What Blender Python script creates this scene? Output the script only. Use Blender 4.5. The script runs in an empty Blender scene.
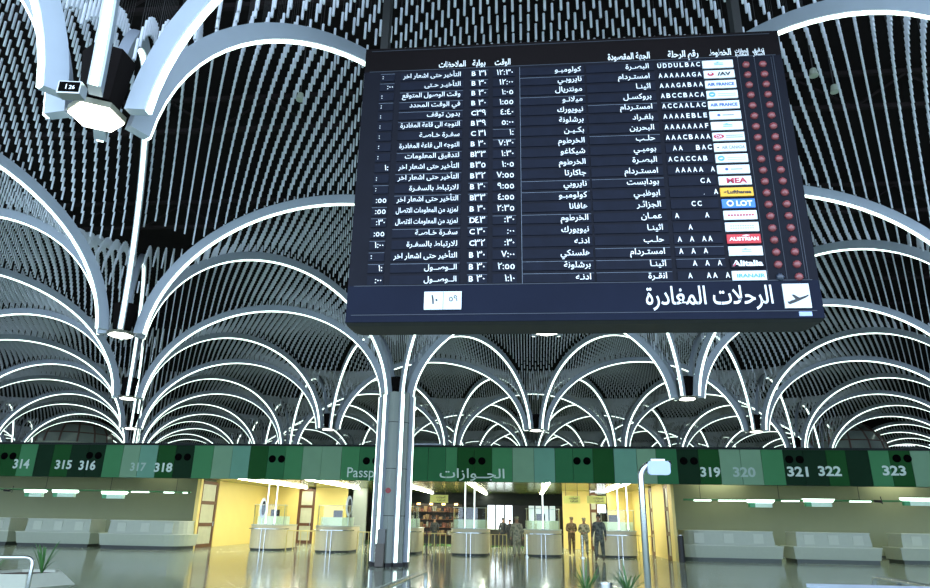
import bpy, math, random, unicodedata
import numpy as np
from mathutils import Vector, Matrix
random.seed(7); rng = np.random.default_rng(5)
SC = bpy.context.scene; COL = SC.collection
PI = math.pi; R = math.radians
# ------------------------------------------------------------------ camera
F = 661.2; YAW, PIT, ROL = R(-5.3125), R(18.7725), R(.96635)
CAM = np.array([0, 0, 1.65])
_cy, _sy, _cp, _sp = math.cos(YAW), math.sin(YAW), math.cos(PIT), math.sin(PIT)
FW = np.array([_sy*_cp, _cy*_cp, _sp]); _rt = np.array([_cy, -_sy, 0]); _up = np.cross(_rt, FW)
RT = math.cos(ROL)*_rt + math.sin(ROL)*_up; UP = -math.sin(ROL)*_rt + math.cos(ROL)*_up
def proj(P):
    P = np.asarray(P, float) - CAM; d = P @ FW
    return 465 + P @ RT/d*F, 294 - P @ UP/d*F, d
def ray(x, y): return FW + RT*(x-465)/F + UP*(294-y)/F
def atz(x, y, z):
    d = ray(x, y); return CAM + d*(z-CAM[2])/d[2]
def aty(x, y, Y):
    d = ray(x, y); return CAM + d*Y/d[1]
cam = bpy.data.cameras.new('camera'); co = bpy.data.objects.new('camera', cam); COL.objects.link(co)
cam.sensor_width = 36; cam.lens = F/930*36; cam.clip_end = 400
co.matrix_world = Matrix(((RT[0], UP[0], -FW[0], 0), (RT[1], UP[1], -FW[1], 0), (RT[2], UP[2], -FW[2], 1.65), (0, 0, 0, 1)))
SC.camera = co

# ------------------------------------------------------------------ materials
def mat(name, col, rough=.5, metal=0, spec=.5, emit=0, ecol=None, noise=0, nscale=8, trans=0, alpha=1, bump=0):
    m = bpy.data.materials.new(name); m.use_nodes = True; nt = m.node_tree
    b = nt.nodes['Principled BSDF']
    b.inputs['Base Color'].default_value = (*col, 1); b.inputs['Roughness'].default_value = rough
    b.inputs['Metallic'].default_value = metal; b.inputs['Specular IOR Level'].default_value = spec
    if trans: b.inputs['Transmission Weight'].default_value = trans
    if alpha < 1: b.inputs['Alpha'].default_value = alpha
    if emit:
        b.inputs['Emission Color'].default_value = (*(ecol or col), 1); b.inputs['Emission Strength'].default_value = emit
    tc = nt.nodes.new('ShaderNodeTexCoord')
    n = nt.nodes.new('ShaderNodeTexNoise'); n.inputs['Scale'].default_value = nscale; n.inputs['Detail'].default_value = 4
    nt.links.new(tc.outputs['Object'], n.inputs['Vector'])
    if noise:
        mx = nt.nodes.new('ShaderNodeMix'); mx.data_type = 'RGBA'
        mx.inputs['A'].default_value = (*[c*(1-noise) for c in col], 1); mx.inputs['B'].default_value = (*[min(1, c*(1+noise)) for c in col], 1)
        nt.links.new(n.outputs['Fac'], mx.inputs['Factor']); nt.links.new(mx.outputs['Result'], b.inputs['Base Color'])
    if bump:
        bp = nt.nodes.new('ShaderNodeBump'); bp.inputs['Strength'].default_value = bump; bp.inputs['Distance'].default_value = .02
        nt.links.new(n.outputs['Fac'], bp.inputs['Height']); nt.links.new(bp.outputs['Normal'], b.inputs['Normal'])
    return m
M = {}
M['rib'] = mat('rib paint', (.36, .41, .48), .45, noise=.05, nscale=3)
M['tube'] = mat('tube metal', (.68, .72, .80), .45, metal=.0, noise=.06, nscale=2)
M['rod'] = mat('rod dark', (.03, .03, .03), .6, noise=.1)
M['strip'] = mat('fluorescent diffuser', (.9, .95, .92), .4, emit=3, ecol=(.80, 1, .88), noise=.02)
M['lamp'] = mat('lamp diffuser', (.95, .97, .8), .4, emit=9, ecol=(1, 1, .86), noise=.02)
M['lampframe'] = mat('lamp frame', (.2, .2, .15), .5, noise=.1)
M['deck'] = mat('black deck', (.008, .006, .006), .9, spec=.1, noise=.4, nscale=1.5)
M['truss'] = mat('truss steel', (.014, .01, .01), .8, spec=.1, noise=.3)
M['board'] = mat('board navy', (.005, .0058, .0115), .6, spec=.12, noise=.25, nscale=3)
M['boardtop'] = mat('board black', (.0035, .002, .0025), .6, spec=.1, noise=.2, nscale=3)
M['boardlow'] = mat('board navy lower', (.0075, .0105, .024), .7, spec=.1, noise=.2, nscale=2)
M['boardunder'] = mat('board underside', (.01, .011, .011), .6, noise=.2, nscale=4)
M['flap'] = mat('flap panel', (.006, .0082, .018), .6, spec=.12, noise=.35, nscale=6)
M['groove'] = mat('groove line', (.03, .04, .06), .5, noise=.2)
M['white'] = mat('white lettering', (.8, .82, .85), .5, noise=.03)
M['plate'] = mat('white plate', (.72, .78, .82), .45, noise=.03)
M['orange'] = mat('amber plate', (.8, .42, .02), .45, noise=.03)
M['blue'] = mat('blue plate', (.04, .19, .62), .45, noise=.03)
M['red'] = mat('red plate', (.55, .02, .03), .45, noise=.03)
M['ink_red'] = mat('red ink', (.45, .02, .06), .5, noise=.03)
M['ink_blue'] = mat('blue ink', (.04, .1, .35), .5, noise=.03)
M['ink_lightblue'] = mat('light blue ink', (.1, .35, .7), .5, noise=.03)
M['ink_black'] = mat('black ink', (.015, .015, .02), .5, noise=.03)
M['ink_grey'] = mat('grey ink', (.25, .28, .3), .5, noise=.03)
M['lens'] = mat('dark red lens', (.2, .045, .05), .18, spec=.6, noise=.2, nscale=20)
M['lensoff'] = mat('dark lens', (.02, .03, .05), .25, spec=.6, noise=.2)
M['chrome'] = mat('brushed steel', (.55, .58, .58), .22, metal=1, noise=.05)
M['steel'] = mat('satin steel', (.4, .42, .42), .3, metal=.9, noise=.05)
M['g0'] = mat('green darkest', (.007, .026, .012), .75, spec=.08, noise=.12, nscale=2)
M['g1'] = mat('green dark', (.012, .07, .018), .75, spec=.08, noise=.1, nscale=2)
M['g2'] = mat('green mid', (.03, .135, .055), .75, spec=.08, noise=.08, nscale=2)
M['g3'] = mat('green light', (.055, .20, .085), .75, spec=.08, noise=.08, nscale=2)
M['g4'] = mat('green pale', (.17, .30, .19), .75, spec=.08, noise=.08, nscale=2)
M['g5'] = mat('green pale blue', (.13, .29, .21), .75, spec=.08, noise=.08, nscale=2)
M['capblack'] = mat('banner cap black', (.006, .01, .01), .6, spec=.2, noise=.2)
M['num'] = mat('number lettering', (.5, .62, .55), .5, noise=.03)
M['numpale'] = mat('pale number lettering', (.3, .42, .36), .5, noise=.03)
M['hole'] = mat('speaker black', (.002, .002, .002), .9, spec=.02, noise=.3)
M['beige'] = mat('beige wall', (.32, .36, .22), .6, noise=.06, nscale=1.2)
M['yellow'] = mat('yellow wall', (.8, .64, .22), .55, noise=.05, nscale=1)
M['yelsoft'] = mat('cream wall', (.6, .5, .2), .5, noise=.05)
M['hallceil'] = mat('glossy green ceiling', (.27, .31, .09), .18, spec=.7, noise=.12, nscale=1)
M['brown'] = mat('brown timber frame', (.10, .038, .012), .45, noise=.25, nscale=10)
M['counter'] = mat('pale counter laminate', (.42, .47, .38), .45, noise=.05)
M['counter2'] = mat('pale counter ledge', (.5, .55, .45), .4, noise=.05)
M['kick'] = mat('dark toe kick', (.03, .04, .035), .5, noise=.3, nscale=5)
M['kicksteel'] = mat('steel plinth', (.06, .08, .07), .45, metal=0, noise=.3, nscale=5)
M['booth'] = mat('booth laminate', (.62, .56, .36), .35, noise=.05)
M['boothglow'] = mat('booth frosted panel', (.75, .85, .6), .4, noise=.05)
M['railgreen'] = mat('green rail', (.03, .2, .05), .5, noise=.1)
M['signlit'] = mat('lit sign', (.8, .95, .88), .4, emit=3, ecol=(.78, 1, .85), noise=.03)
M['signlow'] = mat('sign lower face', (.45, .62, .52), .4, emit=.25, ecol=(.6, .9, .75), noise=.05)
M['signgreen'] = mat('sign green end', (.03, .25, .1), .4, emit=.12, ecol=(.05, .5, .2), noise=.1)
M['hallstrip'] = mat('hall fluorescent', (.95, .95, .9), .4, emit=40, ecol=(1, .97, .80), noise=.02)
M['yelsign'] = mat('yellow sign', (.55, .56, .16), .5, emit=.15, ecol=(.7, .7, .2), noise=.05)
M['black'] = mat('black plastic', (.01, .01, .012), .5, noise=.2)
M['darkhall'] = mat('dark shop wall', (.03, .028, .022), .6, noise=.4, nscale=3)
M['windowlit'] = mat('daylit window', (.8, .9, 1), .5, emit=3.2, ecol=(.85, .95, 1), noise=.05)
M['carpet'] = mat('green carpet', (.06, .16, .04), .9, noise=.2, nscale=20)
M['windowdim'] = mat('dim window', (.6, .7, .7), .5, emit=.9, ecol=(.8, .95, .9), noise=.05)
M['skin'] = mat('skin', (.33, .18, .11), .6, noise=.1)
M['planter'] = mat('planter concrete', (.5, .53, .44), .6, noise=.06)
M['soil'] = mat('soil', (.12, .08, .06), .9, noise=.4, nscale=30)
M['leaf'] = mat('leaf', (.05, .17, .04), .5, noise=.4, nscale=12)
M['post'] = mat('post sign face', (.36, .45, .62), .4, noise=.03)
M['whitetop'] = mat('pale desk top', (.6, .7, .85), .35, noise=.05)
M['column'] = mat('column cladding', (.28, .32, .29), .45, noise=.05, nscale=2)
M['boots'] = mat('boots', (.12, .09, .06), .7, noise=.2)
M['warm'] = mat('warm lamp', (1, .7, .3), .5, emit=4, ecol=(1, .62, .25), noise=.05)
M['redknob'] = mat('red alarm', (.3, .02, .02), .4, noise=.1)
M['domeglass'] = mat('dome glass', (.25, .3, .28), .15, spec=.7, noise=.3, nscale=.6)
M['domeframe'] = mat('dome frame', (.12, .07, .06), .5, noise=.2)
def camo(name, c1, c2, c3):
    m = bpy.data.materials.new(name); m.use_nodes = True; nt = m.node_tree; b = nt.nodes['Principled BSDF']; b.inputs['Roughness'].default_value = .85
    tc = nt.nodes.new('ShaderNodeTexCoord'); n = nt.nodes.new('ShaderNodeTexNoise'); n.inputs['Scale'].default_value = 9; n.inputs['Detail'].default_value = 2
    r = nt.nodes.new('ShaderNodeValToRGB'); r.color_ramp.interpolation = 'CONSTANT'
    e = r.color_ramp.elements; e[0].color = (*c1, 1); e[1].position = .46; e[1].color = (*c2, 1); k = e.new(.56); k.color = (*c3, 1)
    nt.links.new(tc.outputs['Object'], n.inputs['Vector']); nt.links.new(n.outputs['Fac'], r.inputs['Fac']); nt.links.new(r.outputs['Color'], b.inputs['Base Color'])
    return m
M['camo_tan'] = camo('tan camouflage', (.38, .34, .22), (.26, .25, .16), (.15, .15, .09))
M['camo_dark'] = camo('dark camouflage', (.15, .1, .06), (.08, .055, .03), (.2, .15, .09))
M['camo_grey'] = camo('grey green camouflage', (.14, .15, .12), (.08, .09, .08), (.05, .06, .05))
M['cloth_dark'] = mat('dark clothes', (.02, .025, .03), .8, noise=.3)
def glass(name, tint, op):
    m = bpy.data.materials.new(name); m.use_nodes = True; nt = m.node_tree; nt.nodes.remove(nt.nodes['Principled BSDF'])
    o = nt.nodes['Material Output']; t = nt.nodes.new('ShaderNodeBsdfTransparent'); t.inputs[0].default_value = (*tint, 1)
    g = nt.nodes.new('ShaderNodeBsdfGlossy'); g.inputs['Roughness'].default_value = .02
    fr = nt.nodes.new('ShaderNodeFresnel'); fr.inputs['IOR'].default_value = 1.5
    ad = nt.nodes.new('ShaderNodeMath'); ad.operation = 'ADD'; ad.inputs[1].default_value = op; mx = nt.nodes.new('ShaderNodeMixShader')
    nt.links.new(fr.outputs[0], ad.inputs[0]); nt.links.new(ad.outputs[0], mx.inputs[0]); nt.links.new(t.outputs[0], mx.inputs[1]); nt.links.new(g.outputs[0], mx.inputs[2]); nt.links.new(mx.outputs[0], o.inputs[0])
    return m
M['glass'] = glass('clear glass', (.9, .97, .93), .04)
M['doorglass'] = mat('frosted door glass', (.5, .52, .38), .3, spec=.6, noise=.2, nscale=3)
# floor: polished stone with fine joints
def floor_mat():
    m = bpy.data.materials.new('polished floor'); m.use_nodes = True; nt = m.node_tree; b = nt.nodes['Principled BSDF']
    tc = nt.nodes.new('ShaderNodeTexCoord'); mp = nt.nodes.new('ShaderNodeMapping'); mp.inputs['Rotation'].default_value = (0, 0, R(30)); nt.links.new(tc.outputs['Object'], mp.inputs[0])
    br = nt.nodes.new('ShaderNodeTexBrick'); br.offset = 0; br.inputs['Scale'].default_value = 1; br.inputs['Brick Width'].default_value = 2.75; br.inputs['Row Height'].default_value = 2.75; br.inputs['Mortar Size'].default_value = .02
    br.inputs['Color1'].default_value = (.42, .49, .40, 1); br.inputs['Color2'].default_value = (.45, .52, .42, 1); br.inputs['Mortar'].default_value = (.16, .2, .17, 1)
    nt.links.new(mp.outputs[0], br.inputs['Vector']); nt.links.new(br.outputs['Color'], b.inputs['Base Color'])
    n = nt.nodes.new('ShaderNodeTexNoise'); n.inputs['Scale'].default_value = 1.3; n.inputs['Detail'].default_value = 3; nt.links.new(tc.outputs['Object'], n.inputs[0])
    mr = nt.nodes.new('ShaderNodeMapRange'); mr.inputs['To Min'].default_value = .06; mr.inputs['To Max'].default_value = .16; nt.links.new(n.outputs['Fac'], mr.inputs[0]); nt.links.new(mr.outputs[0], b.inputs['Roughness'])
    b.inputs['Specular IOR Level'].default_value = .6
    return m
M['floor'] = floor_mat()
M['recess'] = mat('added fill diffuser', (.95, 1, .85), .4, emit=15, ecol=(.97, 1, .78), noise=.02)

# ------------------------------------------------------------------ mesh helpers
def tag(o, label=None, cat=None, group=None, kind=None):
    if label: o['label'] = label
    if cat: o['category'] = cat
    if group: o['group'] = group
    if kind: o['kind'] = kind
    return o
def thing(name, loc=(0, 0, 0), label=None, cat=None, group=None, rz=0):
    o = bpy.data.objects.new(name, None); COL.objects.link(o); o.location = loc; o.rotation_euler = (0, 0, rz); o.empty_display_size = .2
    return tag(o, label, cat, group)
class MB:
    def __init__(s): s.v = []; s.f = []; s.mi = []
    def add(s, vs, fs, mi=0):
        k = len(s.v); s.v += [tuple(float(c) for c in v) for v in vs]; s.f += [tuple(i+k for i in f) for f in fs]; s.mi += [mi]*len(fs); return s
    def box(s, x0, x1, y0, y1, z0, z1, mi=0):
        vs = [(x, y, z) for z in (z0, z1) for y in (y0, y1) for x in (x0, x1)]
        return s.add(vs, [(0, 2, 3, 1), (4, 5, 7, 6), (0, 1, 5, 4), (2, 6, 7, 3), (0, 4, 6, 2), (1, 3, 7, 5)], mi)
    def prism(s, poly, z0, z1, mi=0, poly2=None):
        n = len(poly); p2 = poly2 or poly
        vs = [(x, y, z0) for x, y in poly]+[(x, y, z1) for x, y in p2]
        return s.add(vs, [tuple(range(n))[::-1], tuple(range(n, 2*n))]+[(i, (i+1) % n, n+(i+1) % n, n+i) for i in range(n)], mi)
    def tube(s, path, r, n=8, mi=0, cap=True):
        P = [Vector(p) for p in path]; rs = r if isinstance(r, (list, tuple)) else [r]*len(P); rings = []; prev = None
        for i, p in enumerate(P):
            t = ((P[min(i+1, len(P)-1)]-P[max(i-1, 0)])).normalized()
            a = Vector((0, 0, 1)) if abs(t.z) < .9 else Vector((1, 0, 0))
            if prev is not None: a = prev
            u = (a - t*a.dot(t)).normalized(); prev = u; w = t.cross(u)
            rings.append([p+(u*math.cos(2*PI*k/n)+w*math.sin(2*PI*k/n))*rs[i] for k in range(n)])
        vs = [q for rg in rings for q in rg]; fs = []
        for i in range(len(P)-1):
            for k in range(n): fs.append((i*n+k, i*n+(k+1) % n, (i+1)*n+(k+1) % n, (i+1)*n+k))
        if cap: fs += [tuple(range(n))[::-1], tuple(range((len(P)-1)*n, len(P)*n))]
        return s.add(vs, fs, mi)
    def build(s, name, m, parent=None, world=False, smooth=False):
        me = bpy.data.meshes.new(name); vs = s.v
        if world and parent is not None:
            l = parent.location; vs = [(x-l[0], y-l[1], z-l[2]) for x, y, z in vs]
        me.from_pydata(vs, [], s.f); ms = m if isinstance(m, list) else [m]
        for q in ms: me.materials.append(q)
        if len(ms) > 1: me.polygons.foreach_set('material_index', s.mi)
        if smooth: me.polygons.foreach_set('use_smooth', [True]*len(s.f))
        me.update(); o = bpy.data.objects.new(name, me); COL.objects.link(o); o.parent = parent; return o
def hexpoly(r, ph=0, n=6): return [(r*math.cos(2*PI*k/n+ph), r*math.sin(2*PI*k/n+ph)) for k in range(n)]
def copy_tree(o, parent=None):
    c = o.copy(); COL.objects.link(c)
    if parent is not None: c.parent = parent
    for ch in list(o.children): copy_tree(ch, c)
    return c

# ------------------------------------------------------------------ text
FORMS = {}
for cp in range(0xFE70, 0xFEFD):
    d = unicodedata.decomposition(chr(cp)).split()
    if len(d) >= 2 and d[0] in ('<isolated>', '<final>', '<initial>', '<medial>'):
        FORMS.setdefault(tuple(int(x, 16) for x in d[1:]), {})[d[0][1:-1]] = chr(cp)
def shape(t):
    t = list(t); out = []; i = 0; seq = []
    while i < len(t):
        if i+1 < len(t) and (ord(t[i]), ord(t[i+1])) in FORMS: seq.append((ord(t[i]), ord(t[i+1]))); i += 2
        else: seq.append((ord(t[i]),)); i += 1
    def fm(k): return FORMS.get(k)
    TAT = (0x640,)
    def joins_next(k): return k == TAT or (fm(k) is not None and 'initial' in fm(k))
    def joins_prev(k): return k == TAT or (fm(k) is not None and 'final' in fm(k))
    for j, k in enumerate(seq):
        f = fm(k)
        if k == TAT: out.append('\u0640'); continue
        if f is None: out.append(''.join(chr(c) for c in k)); continue
        p = j > 0 and joins_next(seq[j-1]) and joins_prev(k); n = j+1 < len(seq) and joins_next(k) and joins_prev(seq[j+1])
        w = 'medial' if p and n else 'final' if p else 'initial' if n else 'isolated'
        out.append(f.get(w) or f.get('isolated'))
    res = []; k = 0
    while k < len(out):                                   # digits keep their order when the line is turned round
        if out[k].isdigit() or (out[k] == ':'):
            e = k
            while e < len(out) and (out[e].isdigit() or out[e] == ':'): e += 1
            res.append(''.join(out[k:e])); k = e
        else: res.append(out[k]); k += 1
    return ''.join(res[::-1])
_tc = {}
def glyphs(body, bold=.0):
    key = (body, bold)
    if key in _tc: return _tc[key]
    cu = bpy.data.curves.new('t', 'FONT'); cu.body = body; cu.offset = bold; cu.resolution_u = 3
    o = bpy.data.objects.new('t', cu); COL.objects.link(o); bpy.context.view_layer.update()
    dg = bpy.context.evaluated_depsgraph_get(); me = bpy.data.meshes.new_from_object(o.evaluated_get(dg))
    vs = np.array([v.co[:2] for v in me.vertices]) if len(me.vertices) else np.zeros((0, 2)); fs = [tuple(p.vertices) for p in me.polygons]
    bpy.data.objects.remove(o); bpy.data.curves.remove(cu); bpy.data.meshes.remove(me)
    _tc[key] = (vs, fs); return vs, fs
def put(mb, body, Y, x0=None, x1=None, z0=0, z1=None, size=None, xc=None, bold=.012, mi=0, arabic=False, maxw=None):
    """writes body on the plane y=Y: between x0 and x1, or right/left aligned at the one given; z0 = bottom, z1 = top of the ink"""
    vs, fs = glyphs(shape(body) if arabic else body, bold)
    if not len(vs): return
    lo, hi = vs.min(0), vs.max(0); w = hi[0]-lo[0]; h = hi[1]-lo[1]
    if size is None: sz = (z1-z0)/h; zz = z0 - lo[1]*sz
    else: sz = size; zz = z0
    sx = sz
    if x0 is not None and x1 is not None: sx = (x1-x0)/w; xx = x0
    else:
        if maxw and w*sx > maxw: sx = maxw/w
        if x1 is not None: xx = x1 - w*sx
        elif x0 is not None: xx = x0
        else: xx = xc - w*sx/2
    mb.add([(xx+(x-lo[0])*sx, Y, zz+y*sz) for x, y in vs], fs, mi)

# ================================================================== SETTING
S = 11.0; R3 = math.sqrt(3)/2; OX, OY, ZS = -.44849*S, .5669*S, 1.65+.39991*S
def node(a, b): return np.array([OX+S*(a-.5*b), OY+S*R3*b, ZS])
def struct(name, mb, m, **k): return tag(mb.build(name, m, **k), kind='structure')
DECK = ZS+5.6
struct('floor', MB().add([(-88, -22, 0), (55, -22, 0), (55, 92, 0), (-88, 92, 0)], [(0, 1, 2, 3)]), M['floor'])
struct('ceiling', MB().box(-88, 55, 2, 92, DECK, DECK+.3), M['deck'])
struct('wall_back', MB().box(-88, 55, 92, 92.3, 0, DECK), M['deck'])
struct('wall_left', MB().box(-88.3, -88, -12, 92.3, 0, DECK), M['deck'])
struct('wall_right', MB().box(55, 55.3, -12, 92.3, 0, DECK), M['deck'])
# daylit window band in the far wall, right
wn = MB()
wz0, wz1 = float(aty(905, 446, 91.8)[2]), float(aty(905, 436, 91.8)[2])
for k in range(5): wn.box(float(aty(889, 440, 91.8)[0])+k*3.6, float(aty(889, 440, 91.8)[0])+k*3.6+3.2, 91.8, 91.95, wz0, wz1)
struct('window_1', wn, M['windowlit'])
# check-in recess walls and the passport hall
BY = 30.0; HC = 3.42
struct('trim_1', MB().box(-17.15, 6.92, 30.35, 58, HC, HC+.25), M['hallceil'])
struct('trim_3', MB().box(-60, -17.15, 30.35, 41, 4.3, 4.5), M['beige']); struct('trim_4', MB().box(6.92, 45, 30.35, 41, 4.3, 4.5), M['beige'])              # low ceiling slab behind the banner
struct('wall_checkin_left', MB().box(-60, -17.05, 40, 40.2, 0, 4.3), M['beige'])
struct('wall_checkin_right', MB().box(6.72, 45, 40, 40.2, 0, 4.3), M['beige'])
wl = MB(); wl.box(-17.15, -16.95, 34.7, 34.95, 0, HC); wl.box(-17.15, -16.95, 36.9, 44.2, 0, HC)
struct('wall_passport_left', wl, [M['yellow']])
wr = MB(); wr.box(6.6, 6.72, 32.2, 33.0, 0, HC); wr.box(6.6, 6.72, 34.0, 37.1, 0, HC); wr.box(6.6, 6.72, 38.1, 44.2, 0, HC)
struct('wall_passport_right', wr, [M['yellow']])
X4 = lambda x: float(aty(x, 515, 44)[0])
wb = MB()
for a, b in ((-16.95, X4(247)), (X4(255), X4(297)), (X4(314), X4(346)), (X4(563), X4(590)), (X4(608), 6.6)): wb.box(a, b, 44, 44.2, 0, HC)
struct('wall_passport_back', wb, M['yellow'])
struct('wall_passport_green', MB().box(X4(352), X4(366), 44, 44.2, 0, HC), M['column'])
struct('trim_2', MB().box(float(aty(405, 500, 50)[0]), float(aty(566, 500, 50)[0]), 50, 50.3, float(aty(480, 505, 50)[2]), HC), M['capblack'])
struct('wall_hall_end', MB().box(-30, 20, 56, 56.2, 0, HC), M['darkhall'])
struct('baseboard_back', MB().box(-16.9, X4(247), 43.95, 44, 0, .35), M['yelsoft'])
struct('baseboard_checkin_left', MB().box(-60, -17.2, 39.93, 40, 0, .12), M['kick'])
struct('baseboard_checkin_right', MB().box(7.4, 45, 39.93, 40, 0, .12), M['kick'])
struct('carpet_hall_floor', MB().box(-12, 1.2, 44.3, 56, .004, .02), M['carpet'])
# big bright window beyond the passport line
def pane_row(name, xa, xb, n, z0, z1, m, Y=53.5):
    mb = MB(); a, b = float(aty(xa, 515, Y)[0]), float(aty(xb, 515, Y)[0])
    for k in range(n): mb.box(a+(b-a)*k/n+.06, a+(b-a)*(k+1)/n-.06, Y, Y+.1, z0, z1)
    struct(name, mb, m)
pane_row('window_2', 487, 513, 3, .9, 2.9, M['windowlit']); pane_row('window_4', 528, 556, 4, 1.3, 2.7, M['windowdim'])
w3 = MB(); a, b = float(aty(591, 515, 50)[0]), float(aty(606, 515, 50)[0])
w3.box(a, b, 50, 50.1, 2.2, 2.75); w3.box(a, b, 50, 50.1, 2.95, 3.2); struct('window_3', w3, M['windowlit'])

# ================================================================== VAULT ARCHES
EA, EB, EZ = 4.9, 3.9, -.3
def arch_path(n, off=0.):
    pts = []
    t0 = math.asin(.0/EB+.078)
    for i in range(n+1):
        t = t0 + (PI-2*t0)*i/n
        x, z = S/2 - EA*math.cos(t), EZ+EB*math.sin(t)
        nx, nz = -math.cos(t)/EA, math.sin(t)/EB; l = math.hypot(nx, nz)
        pts.append((x+nx/l*off, z+nz/l*off))
    return pts
NSEG = 40
def arch_meshes():
    ins, out = arch_path(NSEG), arch_path(NSEG, .25)
    W = .068; rb = MB(); vs = []
    for (xi, zi), (xo, zo) in zip(ins, out): vs += [(xi, -W, zi), (xi, W, zi), (xo, W, zo), (xo, -W, zo)]
    fs = [(0, 1, 2, 3), tuple(4*NSEG+k for k in (3, 2, 1, 0))]
    for i in range(NSEG):
        a = 4*i
        for k in range(4): fs.append((a+k, a+4+k, a+4+(k+1) % 4, a+(k+1) % 4))
    rb.add(vs, fs)
    st = MB(); vs = []; a1, b1 = arch_path(NSEG, -.035), arch_path(NSEG, .002); w = .038
    for (xi, zi), (xo, zo) in zip(a1, b1): vs += [(xi, -w, zi), (xi, w, zi), (xo, w, zo), (xo, -w, zo)]
    st.add(vs, fs); return rb, st
rb, st = arch_meshes()
proto_rib = rb.build('rib', M['rib']); proto_strip = st.build('light_strip', M['strip'])
rib_me, strip_me = proto_rib.data, proto_strip.data
bpy.data.objects.remove(proto_rib); bpy.data.objects.remove(proto_strip)
NN = {(0, 0): 'the largest lamp', (0, 1): 'second left lamp', (0, 2): 'third left lamp', (0, 3): 'fourth left lamp', (1, 1): 'lamp under board', (1, 2): 'the column', (2, 2): 'lamp right of column',
      (1, 3): 'small lamp left of column', (2, 3): 'small middle lamp', (3, 3): 'small right lamp'}
DN = {(1, 0): 'right', (0, 1): 'away to the left', (1, 1): 'away to the right', (-1, 0): 'left', (0, -1): 'towards the viewer on the right', (-1, -1): 'towards the viewer on the left'}
DF = {(1, 0): 'crosswise', (0, 1): 'away leftward', (1, 1): 'away rightward'}
MARKS = [(22, 'number 314'), (63, 'number 315'), (88, 'number 316'), (138, 'number 317'), (164, 'number 318'), (225, 'pale panels right of 318'), (276, 'the leftmost pale panels'), (350, 'the Passports word'),
         (395, 'the column'), (472, 'the Arabic word'), (530, 'panels right of Arabic'), (582, 'the middle speaker pair'), (650, 'the post sign'), (710, 'number 319'), (743, 'number 320'), (796, 'number 321'), (828, 'number 322'), (893, 'number 323')]
ORD = ['first', 'second', 'third', 'fourth', 'fifth', 'sixth', 'seventh', 'eighth', 'ninth', 'tenth']
seen = {}
def vis(P, mx=60):
    x, y, d = proj(P); return (d > .5) & (x > -mx) & (x < 930+mx) & (y > -mx) & (y < 452)
apts = arch_path(12, .17)
arches = []
for b in range(-1, 10):
    for a in range(-4, 13):
        for d in ((1, 0), (0, 1), (1, 1)):
            p, q = node(a, b), node(a+d[0], b+d[1]); u = (q-p)/S
            if q[1] > 91 or p[1] > 91: continue
            Ps = np.array([[p[0]+u[0]*x, p[1]+u[1]*x, ZS+z] for x, z in apts])
            if not vis(Ps, 40).any(): continue
            n1, n2 = NN.get((a, b)), NN.get((a+d[0], b+d[1])); mid = Ps[6]; mx_, my_, _ = proj(mid)
            if n1 and n2: lab = f'grey vault arch with white light strip from {n1} to {n2}'
            elif n1: lab = f'grey lit vault arch leaving {n1} {DN[d]}'
            elif n2: lab = f'grey lit vault arch leaving {n2} {DN[(-d[0], -d[1])]}'
            else:
                mk = min(MARKS, key=lambda m: abs(m[0]-mx_))[1]
                lab = f'far grey arch, {ORD[min(9, max(0, b))]} row, crown above {mk}, running {DF[d]}'
            lab = lab.replace(' with white light strip', '') if len(lab.split()) > 16 else lab
            arches.append((lab, p, math.atan2(u[1], u[0]), b))
for lab, p, ang, b in arches:
    e = thing('vault_arch', p, lab, 'arch', 'lit arches of the vaulted ceiling', ang)
    for nm, me in (('rib', rib_me), ('light_strip', strip_me)):
        o = bpy.data.objects.new(nm, me); COL.objects.link(o); o.parent = e
# hexagonal lamps and the black funnels above them
LL = {(0, 0): 'largest lit hexagonal ceiling lamp, at upper left beside the small clock', (0, 1): 'second lit hexagonal lamp down the line at the left',
      (0, 2): 'third lit hexagonal lamp down the line at the left', (0, 3): 'smallest hexagonal lamp of the left line, just above the banner',
      (1, 1): 'hexagonal lamp seen just under the departure board', (2, 2): 'hexagonal lamp hanging right of the column below the board',
      (1, 3): 'small hexagonal lamp hanging left of the column above the banner', (2, 3): 'small hexagonal lamp in the middle above the banner', (3, 3): 'small hexagonal lamp above the banner near number 320'}
lp = None
def funnel(parent, zb=.12):
    m = MB(); n = 6; prof = [(.22, zb), (.25, .45), (.29, .8), (.05, .82)]
    vs = []; fs = []
    for r, z in prof: vs += [(x, y, z) for x, y in hexpoly(r, R(30))]
    for i in range(len(prof)-1):
        for k in range(n): fs.append((i*n+k, i*n+(k+1) % n, (i+1)*n+(k+1) % n, (i+1)*n+k))
    m.add(vs, fs); return m.build('funnel', M['deck'], parent)
for k, lab in LL.items():
    if lp is None:
        lp = thing('hexagonal_lamp', node(*k), lab, 'ceiling lamp', 'hexagonal lamps at the arch feet')
        m = MB(); m.prism(hexpoly(.305, R(30)), -.02, .05); m.build('housing', M['lampframe'], lp)
        MB().prism(hexpoly(.29, R(30)), -.05, -.015).build('diffuser', M['lamp'], lp)
        funnel(lp)
    else:
        c = copy_tree(lp); c.location = node(*k); c['label'] = lab
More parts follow.
